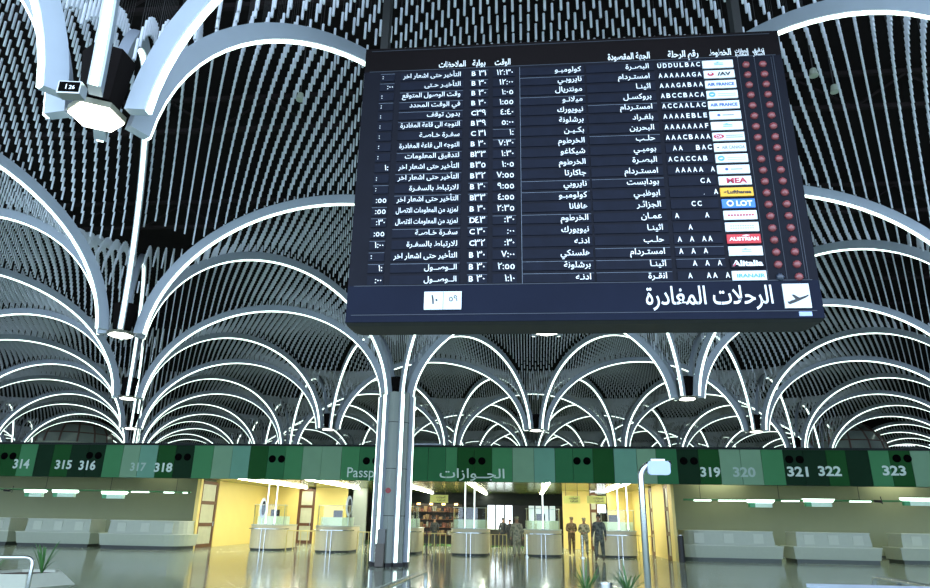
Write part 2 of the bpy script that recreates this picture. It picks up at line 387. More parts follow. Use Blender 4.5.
# column P
cp = node(1, 2)
ct = thing('column', (cp[0], cp[1], 0), 'grey six-sided column with lit ribs standing in front of the green banner', 'column')
MB().prism(hexpoly(.6, R(30)), .12, ZS+.15).build('core', M['column'], ct)
j = MB(); j.prism(hexpoly(.605, R(30)), 3.35, 3.37); j.prism(hexpoly(.605, R(30)), 5.05, 5.07); j.prism(hexpoly(.605, R(30)), 1.7, 1.72); j.build('joint', M['truss'], ct)
MB().prism(hexpoly(.66, R(30)), 0, .13).build('base_skirt', M['black'], ct)
for k in range(6):
    a = k*PI/3; ca, sa = math.cos(a), math.sin(a)
    def rect(r0, r1, w): return [(r0*ca-w*sa*sg, r0*sa+w*ca*sg) for sg in (-1, 1)] + [(r1*ca-w*sa*sg, r1*sa+w*ca*sg) for sg in (1, -1)]
    rr = MB().prism(rect(.4, .68, .075), .13, ZS+.03).build('rib', M['rib'], ct)
    MB().prism(rect(.68, .71, .055), .16, ZS+.03).build('light_strip', M['strip'], rr)
    MB().prism(rect(.5, .70, .085), 0, .14).build('rib_foot', M['black'], rr)
f = MB(); z0 = ZS; funnel(ct).location = (0, 0, ZS)
pc = aty(386, 545, cp[1]-.62)
b_ = MB(); b_.box(-.36, -.06, -.78, -.52, .02, .78); b_.build('floor_box', mat('grey brown box', (.13, .115, .1), .5, noise=.1), ct)
b_ = MB(); b_.box(-.33, -.05, -.7, -.5, .78, 1.25); b_.build('panel_box', mat('panel box grey', (.16, .17, .17), .5, noise=.1), ct)
b_ = MB(); q = aty(388.5, 490.5, cp[1]-.55); b_.tube([(q[0]-cp[0], -.5, q[2]), (q[0]-cp[0], -.62, q[2])], .1, 12); b_.build('alarm_button', M['redknob'], ct)
# column with blue-white glow far right: (4,4); more plain ones in the rhythm of the plan
for nd, lab in (((4, 4), 'far column glowing bluish white above banner number 321'),):
    c = copy_tree(ct); c.location = (node(*nd)[0], node(*nd)[1], 0); c['label'] = lab

# ================================================================== TUBES
t = S/40; L_T = .34; R_T = .0225
ii, jj = np.meshgrid(np.arange(-420, 420), np.arange(-60, 370))
X = OX + t*(ii+.5 + .5*(jj % 2)) - 0*ii; Y = OY + t*R3*(jj+.33)
X = X.ravel(); Y = Y.ravel(); k = (Y > 1.5) & (Y < 88) & (X > -62) & (X < 46); X = X[k]; Y = Y[k]
bb = (Y-OY)/(S*R3); aa = (X-OX)/S + .5*bb
best = np.full(X.shape, 1e9)
for da in (0, 1):
    for db in (0, 1):
        na, nb = np.floor(aa)+da, np.floor(bb)+db
        best = np.minimum(best, np.hypot(X-(OX+S*(na-.5*nb)), Y-(OY+S*R3*nb)))
r = best
zt = np.where(r < 5.5, EZ+4.12*np.sqrt(np.clip(1-((5.5-r)/5.12)**2, 0, 1)), EZ+4.12)
dist = np.minimum.reduce([np.abs(bb-np.round(bb))*S*R3, np.abs((aa)-np.round(aa))*S*R3, np.abs((aa-bb)-np.round(aa-bb))*S*R3])
key = (np.round(X*7.3).astype(int)*7+np.round(Y*11.7).astype(int)*13)
keep = (r > .75) & (dist > .09) & ~((r < 1.6) & (key % 2 != 0))
X, Y, zt, r = X[keep], Y[keep], zt[keep]+ZS, r[keep]
# keep clear of the board's two hanger posts and of the board itself
keep = ~((np.abs(Y-8.1) < .35) & ((np.abs(X+2.05) < .25) | (np.abs(X-3.15) < .25)))
P = np.stack([X, Y, zt], 1)
DC = [aty(80, 412, 62.), aty(837, 417, 62.)]
x_, y_, d_ = proj(P); keep &= ~((np.hypot(X-DC[0][0], Y-62) < 5.2) | (np.hypot(X-DC[1][0], Y-62) < 5.2)); keep &= (d_ > 1) & (x_ > -70) & (x_ < 1000) & (y_ > -90) & (y_ < 455)
P = P[keep]; P[:, 2] += rng.uniform(-.012, .012, len(P)); x_, y_, d_ = proj(P)
xt, yt, _ = proj(P+np.array([0, 0, L_T]))
inframe = (x_ > 0) & (x_ < 930) & (y_ > 4)
hidden = (x_ > 366) & (x_ < 805) & (y_ > 45) & (y_ < 330)
score = np.where(inframe & ~hidden, np.hypot(xt-x_, yt-y_), 0)
order = np.argsort(-score); big = order[:300]; rest = order[300:]
pt = thing('vault_tube', (0, 0, 0), 'pale hanging metal tube among the nearest ones of the vault ceiling', 'ceiling tube', 'nearest hanging vault tubes')
m = MB(); n = 12
vs = [(R_T*math.cos(2*PI*k/n), R_T*math.sin(2*PI*k/n), z) for z in (0, L_T) for k in range(n)] + [(.02*math.cos(2*PI*k/n), .02*math.sin(2*PI*k/n), z) for z in (0, .03) for k in range(n)]
fs = [(k, (k+1) % n, n+(k+1) % n, n+k) for k in range(n)]+[tuple(range(n, 2*n))]
fs += [(2*n+k, 2*n+(k+1) % n, (k+1) % n, k) for k in range(n)]+[(3*n+k, 3*n+(k+1) % n, 2*n+(k+1) % n, 2*n+k) for k in range(n)]+[tuple(range(3*n, 4*n))[::-1]]
m.add(vs, fs); tb = m.build('tube_body', M['tube'], pt)
hr_me = {}
def sector(x, y):
    h = 'left of the departure board' if x < 366 else 'right of the departure board' if x > 800 else 'above the departure board'
    return h
first = True
for q in big:
    e = pt if first else pt.copy()
    if not first: COL.objects.link(e)
    e.location = P[q]; h = round(float(DECK-P[q][2]-L_T), 1)
    e['label'] = 'pale hanging metal tube among the nearest ones, ' + sector(x_[q], y_[q]); e['group'] = 'nearest vault tubes ' + sector(x_[q], y_[q])
    if not first:
        o = tb.copy(); COL.objects.link(o); o.parent = e
    if h not in hr_me:
        mm = MB().tube([(0, 0, L_T-.01), (0, 0, L_T+h)], .004, 4); ob = mm.build('hanger_rod', M['rod'], e); hr_me[h] = ob.data
    else:
        ob = bpy.data.objects.new('hanger_rod', hr_me[h]); COL.objects.link(ob); ob.parent = e
    first = False
def stuff_tubes(P, n, name, label):
    N = len(P); a = np.arange(n)*2*PI/n
    ring = np.stack([np.cos(a)*R_T, np.sin(a)*R_T, np.zeros(n)], 1)
    V = (P[:, None, None, :] + ring[None, None, :, :] + np.array([0, L_T])[None, :, None, None]*np.array([0, 0, 1])).reshape(-1, 3)
    base = np.arange(N)*2*n; qd = np.array([[k, (k+1) % n, n+(k+1) % n, n+k] for k in range(n)])
    Q = (base[:, None, None]+qd[None]).reshape(-1, 4); C = base[:, None]+np.arange(n)[None, ::-1]
    me = bpy.data.meshes.new(name); me.vertices.add(len(V)); me.vertices.foreach_set('co', V.ravel())
    loops = np.concatenate([Q.ravel(), C.ravel()]); tot = np.concatenate([np.full(len(Q), 4), np.full(len(C), n)]); st_ = np.concatenate([[0], np.cumsum(tot)[:-1]])
    me.loops.add(len(loops)); me.loops.foreach_set('vertex_index', loops.astype(np.int32)); me.polygons.add(len(tot)); me.polygons.foreach_set('loop_start', st_.astype(np.int32))
    me.polygons.foreach_set('use_smooth', np.concatenate([np.ones(len(Q), bool), np.zeros(len(C), bool)]))
    me.update(calc_edges=True); me.materials.append(M['tube'])
    o = bpy.data.objects.new(name, me); COL.objects.link(o); return tag(o, label, 'ceiling tubes', None, 'stuff')
RP = P[rest]; near = RP[:, 1] < 40
stuff_tubes(RP[near], 6, 'vault_tubes', 'thousands of small metal tubes hanging in rows under the dark vaulted ceiling')
stuff_tubes(RP[~near], 4, 'distant_vault_tubes', 'small far rows of metal tubes hanging above the green banner')

# dark roof trusses above the tubes
tr = None
for k, yy in enumerate((4, 9.5, 13.5, 19, 25, 31)):
    m = MB(); z0, z1 = ZS+4.5, ZS+5.4
    m.box(-40, 35, yy-.05, yy+.05, z0, z0+.1); m.box(-40, 35, yy-.05, yy+.05, z1, z1+.1)
    for q in range(30): xx = -40+q*2.5; m.tube([(xx, yy, z0+.05), (xx+1.25, yy, z1), (xx+2.5, yy, z0+.05)], .035, 4)
    e = m.build('roof_truss', M['truss']); tag(e, f'faint dark steel roof truss above the hanging tubes, {ORD[k]} from the viewer', 'truss', 'roof trusses')
for x, y, w in ((300, 100, 'left of the board'), (814, 76, 'right of the board, upper one'), (835, 92, 'right of the board, lower one')):
    p = atz(x, y, ZS+4.2); e = thing('downlight', p, 'small round unlit downlight among the tubes ' + w, 'downlight')
    MB().tube([(0, 0, 0), (0, 0, .16)], [.09, .06], 12).build('reflector', M['counter2'], e)
    MB().tube([(0, 0, .16), (0, 0, DECK-p[2])], .012, 6).build('stem', M['rod'], e)

# small clock sign beside lamp A
p = aty(69, 87, node(0, 0)[1]-.7)
e = thing('clock_sign', p, 'small boxy digital clock hanging beside the big upper left lamp', 'clock', rz=R(8))
MB().box(-.12, .12, 0, .13, -.075, .075).build('case', M['steel'], e); MB().box(-.105, .105, -.006, .002, -.055, .062).build('display', M['hole'], e)
m = MB(); put(m, '1', -.01, xc=-.025, z0=-.028, z1=.03); put(m, '26', -.01, xc=.035, z0=-.028, z1=.018); m.build('digits', M['white'], e)
MB().box(-.01, .01, .13, .2, -.01, .01).build('bracket', M['rod'], e)

# ================================================================== DEPARTURE BOARD
BX0, BX1, BZ0, BZ1, FY = -2.28, 3.62, 4.01, 8.24, 7.98
bd = thing('departure_board', (.67, 8.2, 4.01), 'large black and navy flight departure board with white Arabic lettering hanging from the ceiling', 'departure board')
def B(mb, name, m, parent=bd, **k): return mb.build(name, m, parent, world=True, **k) if parent is bd else sub(mb, name, m, parent)
def sub(mb, name, m, parent):
    l = Vector(bd.location); mb.v = [(x-l.x, y-l.y, z-l.z) for x, y, z in mb.v]; o = mb.build(name, m, parent); return o
m = MB(); m.box(BX0, BX1, FY+.02, 8.5, BZ0, BZ1)
case = B(m, 'case', [M['boardunder']])
m = MB(); m.add([(BX0, FY+.12, BZ0-.02), (BX1, FY+.12, BZ0-.02), (BX1-.1, 8.5, BZ0-.03), (BX0+.1, 8.5, BZ0-.03), (BX0, FY+.02, BZ0), (BX1, FY+.02, BZ0), (BX1, 8.5, BZ0), (BX0, 8.5, BZ0)],
              [(3, 2, 1, 0), (0, 1, 5, 4), (1, 2, 6, 5), (2, 3, 7, 6), (3, 0, 4, 7)]); B(m, 'underside', M['boardunder'])
B(MB().box(BX0, BX1, FY, FY+.02, 7.83, BZ1), 'header_panel', M['boardtop'])
B(MB().box(BX0, BX1, FY, FY+.02, 4.5, 7.83), 'flap_field', M['board'])
B(MB().box(BX0, BX1, FY, FY+.02, BZ0, 4.5), 'title_panel', M['boardlow'])
m = MB()
for z in (7.83, 4.5): m.box(-2.2, 3.54, FY-.006, FY, z-.004, z+.004)
m.box(-2.21, 3.54, FY-.006, FY, 4.1, 4.108); m.box(-2.19, 3.5, FY-.006, FY, 8.19, 8.196); m.box(3.5, 3.506, FY-.006, FY, 4.5, 7.83)
for x in (3.02, 3.245, 3.47): m.box(x, x+.005, FY-.006, FY, 4.52, 7.8)
B(m, 'frame_lines', M['groove'])
zr = lambda i: 7.715 - i*(7.715-4.572)/19
FY2 = FY-.02
REM = ['التأخير حتى اشعار اخر', 'التأخيـر حـتى', 'وقت الوصول المتوقع', 'في الوقت المحدد', 'بدون توقف', 'التوجه الى قاعة المغادرة', 'سفـرة خـاصـة', 'التوجه الى قاعة المغادرة', 'لتدقيق المعلومات', 'التأخير حتى اشعار اخر', 'التأخير حتى اشعار اخر', 'للارتباط بالسفـرة', 'التأخير حتى اشعار اخر', 'لمزيد من المعلومات الاتصال', 'لمزيد من المعلومات الاتصال', 'سفـرة خـاصـة', 'للارتباط بالسفـرة', 'التأخير حتى اشعار اخر', 'الــوصــول', 'الــوصــول']
GATE = 'B31 B30 B30 B30 C39 B39 C31 B30 B33 B35 B32 B30 B33 B30 D43 C30 C32 B30 B30 B30'.split()
TIME = ['12:30', '12:00', '1:05', '1:55', '4:40', '5:00', '1:', '7:30', '1:30', '1:05', '7:55', '9:55', '4:55', '2:35', ':30', ':00', ':30', '7:00', '2:55', '1:10']
LEFT = [':', ':00', ':', ':', ':', ':', ':', ':', ':', '1:', ':', ':', ':55', ':55', ':30', ':55', '1:00', ':', '1:', ':00']
VIA = ['كولومبـو', 'نايروبـي', 'مونتريال', 'ميلانـو', 'نيويورك', 'برشلونة', 'بكـيـن', 'الخرطوم', 'شيكاغو', 'الخرطوم', 'جاكارتا', 'نايروبي', 'كولومبـو', 'هافانا', 'الخرطوم', 'نيويورك', 'ادنـه', 'هلسنكي', 'برشلونة', 'ادنـه']
DEST = ['البصـرة', 'امستـردام', 'اثينـا', 'بروكسـل', 'امستـردام', 'بلغـراد', 'البحرين', 'حلـب', 'بومبـي', 'البصـرة', 'امستـردام', 'بودابست', 'ابوظبـي', 'الجزائـر', 'عمـان', 'اثينـا', 'حلـب', 'امستـردام', 'اثينـا', 'انقـرة']
FL = ['UDDULBAC', 'AAAAAAGA', 'AAAGABAA', 'ABCCBACA', 'ACCAALAC', 'AAAAEBLE', 'AAAAAAAF', 'AAACBAAA', ' AA  BAC', 'ACACCAB ', ' AAAAA A', '     CA ', '     - A', '   CC   ', 'A    A  ', '  A     ', 'A A AA  ', 'A A A   ', '  A A A ', ' A  AA A']
AD = str.maketrans('0123456789', '٠١٢٣٤٥٦٧٨٩')
cols = {'remarks_column': (-1.73, -.82), 'gate_column': (-.72, -.46), 'time_column': (-.39, -.08), 'delay_column': (-2.03, -1.82), 'via_column': (-.01, .9), 'destination_column': (.93, 1.87), 'flight_number_column': (1.93, 2.53)}
cpart = {}
for nm, (a, b) in cols.items():
    m = MB()
    for i in range(20): m.box(a, b, FY-.012, FY, zr(i)-.062, zr(i)+.062)
    cpart[nm] = B(m, nm, M['flap'])
wearm = mat('flap edge wear', (.12, .15, .2), .5, noise=.4, nscale=9)
for i in range(20):                                       # fine pale lines on some flap windows
    for nm, (a, b) in cols.items():
        if random.random() < .28: sub(MB().box(a, b, FY-.014, FY-.012, zr(i)+.056, zr(i)+.061), 'worn_edge', wearm, cpart[nm])
m = MB(); m.box(-.012, -.006, FY-.014, FY, 4.5, 7.8)
B(m, 'divider_line', wearm)
TX = []
def L1(nm): m = MB(); TX.append((nm, m)); return m
for i in range(20):
    z = zr(i); k = dict(arabic=True, bold=.012)
    put(L1('remarks_column'), REM[i], FY2, x1=-.855, z0=z-.03, size=.105, maxw=.84, **k)
    put(L1('gate_column'), GATE[i][0], FY2, x0=-.695, z0=z-.038, z1=z+.04, bold=.02)
    put(L1('gate_column'), GATE[i][1:].translate(AD), FY2, x1=-.49, z0=z-.038, size=.135, arabic=True, bold=.008)
    put(L1('time_column'), TIME[i].translate(AD), FY2, x1=-.105, z0=z-.038, size=.13, arabic=True, bold=.008)
    if LEFT[i] != ':': put(L1('delay_column'), LEFT[i].translate(AD), FY2, x1=-1.835, z0=z-.038, size=.12, arabic=True, bold=.008)
    else: put(L1('delay_column'), ':', FY2, xc=-1.99, z0=z-.03, z1=z+.02)
    put(L1('via_column'), VIA[i], FY2, x1=.86, z0=z-.03, size=.115, **k)
    put(L1('destination_column'), DEST[i], FY2, x1=1.8, z0=z-.03, size=.115, **k)
    fl_ = L1('flight_number_column')
    for q, ch in enumerate(FL[i]):
        if ch != ' ': put(fl_, ch, FY2, xc=1.945+.0033*i+q*.0757, z0=z-.036, z1=z+.038 if ch != '-' else z-.03, bold=.02, maxw=.052)
for nm, mm in TX: sub(mm, 'lettering', M['white'], cpart[nm])
HW = []
def H1(): m = MB(); HW.append(m); return m
zz = 7.862; k = dict(arabic=True, bold=.02)
put(H1(), 'الملاحظات', FY-.004, x0=-1.18, x1=-.79, z0=zz, size=.14, **k); put(H1(), 'بوابة', FY-.004, x0=-.69, x1=-.5, z0=zz, size=.14, **k); put(H1(), 'الوقت', FY-.004, x0=-.365, x1=-.14, z0=zz, size=.14, **k)
put(H1(), 'الجهة المقصودة', FY-.004, x0=1.245, x1=1.83, z0=zz, size=.15, **k); put(H1(), 'رقم الرحلة', FY-.004, x0=2.08, x1=2.5, z0=zz, size=.15, **k); put(H1(), 'الخطوط', FY-.004, x0=2.65, x1=2.945, z0=zz, size=.15, **k)
for a, b, t1, t2 in ((3.0, 3.18, 'الجوازات', 'المغادرة'), (3.24, 3.395, 'تدقيق', 'السفر')):
    put(H1(), t1, FY-.004, x0=a, x1=b, z0=7.895, size=.085, **k); put(H1(), t2, FY-.004, x0=a, x1=b, z0=7.835, size=.085, **k)

for m in HW: sub(m, 'header_lettering', M['white'], bd)
# airline plates
def wing(m, xc, z, w, h, mi=0): m.add([(xc-w, FY2-.004, z-h*.2), (xc, FY2-.004, z-h), (xc+w, FY2-.004, z+h*.2), (xc, FY2-.004, z+h*.5)], [(0, 1, 2, 3)], mi)
def disc(m, xc, z, rx, rz, mi=0, Y=None):
    Y = FY2-.003 if Y is None else Y; m.add([(xc+rx*math.cos(a), Y, z+rz*math.sin(a)) for a in [k*PI/8 for k in range(16)]], [tuple(range(16))], mi)
PLT = [('', 'plate', 'small'), ('IAI', 'plate', 'jal'), ('AIR FRANCE', 'plate', 'ink_blue'), ('', 'plate', 'circle'), ('AIR FRANCE', 'plate', 'ink_blue'), ('', 'plate', 'mini'), ('', 'plate', 'small'),
       ('', 'plate', 'redoval'), ('AIR CANADA', 'plate', 'ink_grey'), ('', 'plate', 'circle'), ('', 'plate', 'mini'), ('MEA', 'plate', 'ink_red'), ('Lufthansa', 'orange', 'ink_black'), ('LOT', 'blue', 'white'),
       ('', 'plate', 'redline'), ('', 'plate', 'lines'), ('AUSTRIAN', 'red', 'white'), ('', 'plate', 'small2'), ('Alitalia', None, 'white'), ('IRANAIR', 'plate', 'ink_lightblue')]
for i, (tx, pm, st_) in enumerate(PLT):
    z = zr(i)-.01; a = 2.535+.0029*i; b = a+.412; h = .062
    ln = {'plate': 'white airline name plate', 'orange': 'amber airline name plate', 'blue': 'blue airline name plate', 'red': 'red airline name plate', None: 'navy airline name plate with white lettering'}[pm]
    o = B(MB().box(a, b, FY2, FY, z-h, z+h), 'airline_plate', M[pm] if pm else M['board']); o['label'] = ln + (f' reading {tx}' if tx else '')
    m = MB(); y = FY2-.004; mt = [M['ink_blue'], M['ink_red'], M['ink_grey'], M['ink_lightblue'], M['ink_black'], M['white']]; ix = {'ink_blue': 0, 'ink_red': 1, 'ink_grey': 2, 'ink_lightblue': 3, 'ink_black': 4, 'white': 5}
    xc = (a+b)/2
    if st_ in ix:
        w = {'MEA': .26, 'LOT': .2, 'AIR FRANCE': .36, 'Lufthansa': .3, 'Alitalia': .37, 'IRANAIR': .34, 'AUSTRIAN': .36, 'AIR CANADA': .3}[tx]
        c = {'MEA': .02, 'LOT': .07, 'AIR FRANCE': 0, 'Lufthansa': .03, 'IRANAIR': .02, 'Alitalia': 0, 'AUSTRIAN': 0, 'AIR CANADA': .04}[tx]
        hh = .042 if tx in ('MEA', 'LOT', 'Alitalia') else .028
        put(m, tx, y, x0=xc+c-w/2, x1=xc+c+w/2, z0=z-hh, z1=z+hh-.005, bold=.04, mi=ix[st_])
        if tx == 'LOT': disc(m, a+.1, z, .045, .045, 5); disc(m, a+.1, z, .025, .025, 0, y-.002)
        if tx == 'Lufthansa': wing(m, a+.06, z, .03, .012, 4)
        if tx == 'AUSTRIAN': wing(m, xc+.03, z+.045, .05, .015, 5)
        if tx == 'Alitalia': m.add([(a+.02, y-.002, z-.04), (a+.05, y-.002, z-.04), (a+.085, y-.002, z+.03)], [(0, 1, 2)], 1)
        if tx == 'AIR CANADA': wing(m, a+.05, z, .02, .015, 4)
    elif st_ == 'jal':
        disc(m, a+.09, z, .045, .03, 1); disc(m, a+.085, z+.01, .02, .015, 5, y-.002)
        put(m, '/AV', y, x0=a+.18, x1=b-.05, z0=z-.03, z1=z+.03, bold=.05, mi=4)
    elif st_ in ('small', 'small2'):
        c = 3 if st_ == 'small' else 2
        for q in (-.012, .012): m.box(xc-.05, xc+.07, y, y+.002, z+q-.005, z+q+.004, c)
        wing(m, xc, z+.03, .03, .01, c)
    elif st_ == 'circle':
        disc(m, a+.07, z, .045, .042, 3); wing(m, a+.07, z, .03, .015, 5)
        for q in (-.025, .005): m.box(a+.15, b-.03, y, y+.002, z+q, z+q+.006, 2)
    elif st_ == 'mini':
        disc(m, a+.12, z, .022, .02, 0); m.box(a+.17, a+.32, y, y+.002, z-.008, z+.008, 2)
    elif st_ == 'redoval':
        disc(m, a+.08, z, .07, .035, 1); put(m, 'CSA', y-.002, xc=a+.08, z0=z-.02, z1=z+.02, mi=5, maxw=.08)
        for q in (-.022, .006): m.box(a+.17, b-.02, y, y+.002, z+q, z+q+.012, 2)
    elif st_ == 'redline':
        for q in range(9): m.box(a+.05+q*.037, a+.077+q*.037, y, y+.002, z-.014, z+.008, 1)
    elif st_ == 'lines':
        for q in (-.02, .012):
            for s_ in range(10): m.box(a+.06+s_*.03, a+.08+s_*.03, y, y+.002, z+q-.006, z+q+.006, 2)
    sub(m, 'plate_lettering', mt, o)
for i in range(20):
    for x0 in (3.125, 3.35):
        dark = (i == 19 and x0 < 3.2); m = MB(); x = x0+.0022*i; z = zr(i)-.03; n = 14
        prof = [(.052, 0), (.05, .015), (.036, .032), (.015, .04)]; vs = []; fs = []
        for rr_, dd in prof: vs += [(x+rr_*math.cos(2*PI*k/n), FY-dd, z+rr_*math.sin(2*PI*k/n)) for k in range(n)]
        for q in range(3):
            for k in range(n): fs.append((q*n+k, q*n+(k+1) % n, (q+1)*n+(k+1) % n, (q+1)*n+k))
        fs.append(tuple(range(3*n, 4*n))); m.add(vs, fs); o = B(m, 'indicator_lamp', M['lensoff'] if dark else M['lens'], smooth=True)
        if dark: o['label'] = 'dark indicator lamp, the only one not red'
ck = B(MB().box(-1.265, -.785, FY-.02, FY, 4.165, 4.405), 'clock_panel', M['plate'])
m = MB(); put(m, '١٠', FY-.024, xc=-1.13, z0=4.24, size=.17, arabic=True, bold=.02); put(m, '٥٩', FY-.024, xc=-.89, z0=4.27, size=.12, arabic=True, bold=.01); m.box(-1.022, -1.016, FY-.024, FY, 4.17, 4.4)
sub(m, 'clock_digits', M['ink_black'], ck)
m = MB(); put(m, 'الرحلات المغادرة', FY-.01, x0=1.52, x1=3.045, z0=4.12, z1=4.44, arabic=True, bold=.012); sub(m, 'title_lettering', M['white'], bd)
pg = B(MB().box(3.17, 3.48, FY-.02, FY, 4.135, 4.445), 'pictogram_panel', M['plate'])
m = MB(); y = FY-.024; z = 4.25
m.add([(3.2, y, z-.03), (3.225, y, z-.035), (3.25, y, z-.02), (3.3, y, z-.005), (3.26, y, z+.055), (3.29, y, z+.055), (3.35, y, z+.015), (3.43, y, z+.04), (3.46, y, z+.055), (3.46, y, z+.035), (3.42, y, z+.01), (3.3, y, z-.045), (3.23, y, z-.07), (3.21, y, z-.06)],
      [(0, 1, 2, 12, 13), (2, 3, 11, 12), (3, 6, 10, 11), (3, 4, 5, 6), (6, 7, 10), (7, 8, 9, 10)])
sub(m, 'plane_symbol', M['ink_black'], pg)
B(MB().box(3.325, 3.475, FY-.008, FY, 4.035, 4.09), 'maker_sticker', mat('pale sticker', (.35, .45, .75), .5, noise=.2, nscale=30))
m = MB()
for x in (-2.05, 3.15): m.box(x-.05, x+.05, 8.15, 8.35, BZ1, DECK)
for x, nm in ((-2.05, ''), (3.15, '')):
    B(MB().box(x-.055, x+.055, 8.12, 8.3, BZ1, DECK), 'hanger_post', M['boardunder'])

# ================================================================== GREEN BANNER
bn = thing('green_banner', (-3, BY+.2, 3.2), 'long banner of green striped panels with white flight desk numbers spanning the hall', 'banner')
W = lambda mb, name, m, parent=bn: mb.build(name, m, parent, world=True)
XB = lambda x: float(aty(x, 464, BY)[0])
seq = [(-17, 'g1'), (0, 'g1'), (17.5, 'g3'), (34.5, 'g0'), (51, 'g1'), (68.5, 'g0'), (86, 'g0'), (103, 'g3'), (121, 'g4'), (138, 'g5'), (156, 'g1'), (174, 'g0'), (192.5, 'g3'), (212, 'g4'), (231, 'g5'), (249, 'g1'), (267, 'g2'), (284.5, 'g3'),
       (302, 'g4'), (321, 'g4'), (341, 'g3'), (359, 'g2'), (377, 'g2'), (395, 'g1'), (412, 'g2'), (428, 'g2'), (445.5, 'g3'), (457, 'g1'), (474, 'g1'), (492, 'g3'), (512.5, 'g4'), (534, 'g5'), (555, 'g2'), (573, 'g2'), (593, 'g1'),
       (614, 'g5'), (637, 'g4'), (656.5, 'g2'), (677.5, 'g0'), (699, 'g1'), (720, 'g4'), (741, 'g4'), (762, 'g3'), (784, 'g2'), (784.1, 'g0'), (804, 'g0'), (827, 'g1'), (847, 'g0'), (870, 'g3'), (890.5, 'g1'), (912, 'g4'), (932, 'g3'), (953, 'g2')]
ZB0, ZB1 = 3.2, 4.66
for (a, c), (b, _) in zip(seq[:-1], seq[1:]):
    if b-a < 2: continue
    W(MB().box(XB(a)+.008, XB(b)-.008, BY, BY+.2, ZB0, ZB1), 'panel', M[c])
for side in (-1, 1):
    for k in range(12 if side < 0 else 8):
        x = (XB(-17)-(k+1)*.9) if side < 0 else XB(932)+k*.9+.0; W(MB().box(x+.01, x+.88, BY, BY+.2, ZB0, ZB1), 'panel', M[['g1', 'g3', 'g4', 'g0', 'g2'][k % 5]])
xa, xb = XB(-17)-10.8, XB(932)+7.2
W(MB().box(xa, xb, BY-.06, BY+.35, ZB1, ZB1+.09), 'top_cap', M['capblack'])
W(MB().box(xa, xb, BY+.2, BY+.34, ZB0, ZB1), 'backing', M['capblack'])
for x in (7, 92.5, 182, 276.5, 371, 477, 582, 689, 795, 903):
    c = XB(x); y = {7: 456, 92.5: 455.5, 182: 457, 276.5: 459}.get(x, 461 if x < 700 else 459.5 if x < 900 else 458.5); z = float(aty(x, y, BY)[2])
    o = None
    for s_ in (-.215, .215):
        mm = MB().tube([(c+s_, BY+.005, z), (c+s_, BY-.03, z)], .165, 18); mm.tube([(c+s_, BY-.03, z), (c+s_, BY-.045, z)], [.12, .03], 18)
        W(mm, 'speaker_disc', M['hole'])
for tx, xa_, xb_, y0, y1, mm in (('314', 13.5, 29.5, 468.5, 459, 'num'), ('315', 55.5, 72, 469, 460, 'num'), ('316', 79.5, 96, 470, 460.3, 'num'), ('317', 131, 146.5, 471, 462.5, 'numpale'), ('318', 155, 173, 472, 462.7, 'num'),
                            ('319', 699.5, 719.5, 477, 467, 'num'), ('320', 732, 754.5, 477, 467, 'numpale'), ('321', 786, 807, 476.5, 466.5, 'num'), ('322', 817, 840, 476, 466, 'num'), ('323', 881, 904.5, 475.5, 465.5, 'num')):
    m = MB(); put(m, tx, BY-.012, x0=XB(xa_), x1=XB(xb_), z0=float(aty(xa_, y0, BY)[2]), z1=float(aty(xa_, y1, BY)[2]), bold=.03); W(m, 'desk_number', M[mm])
m = MB(); put(m, 'Passports', BY-.012, x0=XB(348), x1=XB(396), z0=float(aty(360, 480.5, BY)[2]), z1=float(aty(360, 467.5, BY)[2]), bold=.0); W(m, 'passports_lettering', M['num'])
m = MB(); put(m, 'الجــوازات', BY-.012, x0=XB(440), x1=XB(504.5), z0=float(aty(470, 481, BY)[2]), z1=float(aty(470, 468.5, BY)[2]), arabic=True, bold=.01); W(m, 'arabic_lettering', M['num'])
# fluorescent fitting seen above the banner right of the column
p0, p1 = aty(413, 446, 31.5), aty(441, 446, 31.5)
e = thing('fluorescent_batten', (float(p0[0]), 31.5, float(p0[2])), 'short bluish fluorescent batten just above the banner right of the column', 'light')
MB().box(0, float(p1[0]-p0[0]), 0, .12, -.05, .03).build('tube_light', mat('cool tube', (.8, .9, 1), .4, emit=4, ecol=(.75, .85, 1), noise=.02), e)
MB().box(-.05, float(p1[0]-p0[0])+.05, -.02, .16, .03, .12).build('housing', M['rib'], e)
MB().box(.2, .3, .02, .1, -1.25+.0, -.05).build('bracket', M['rod'], e)

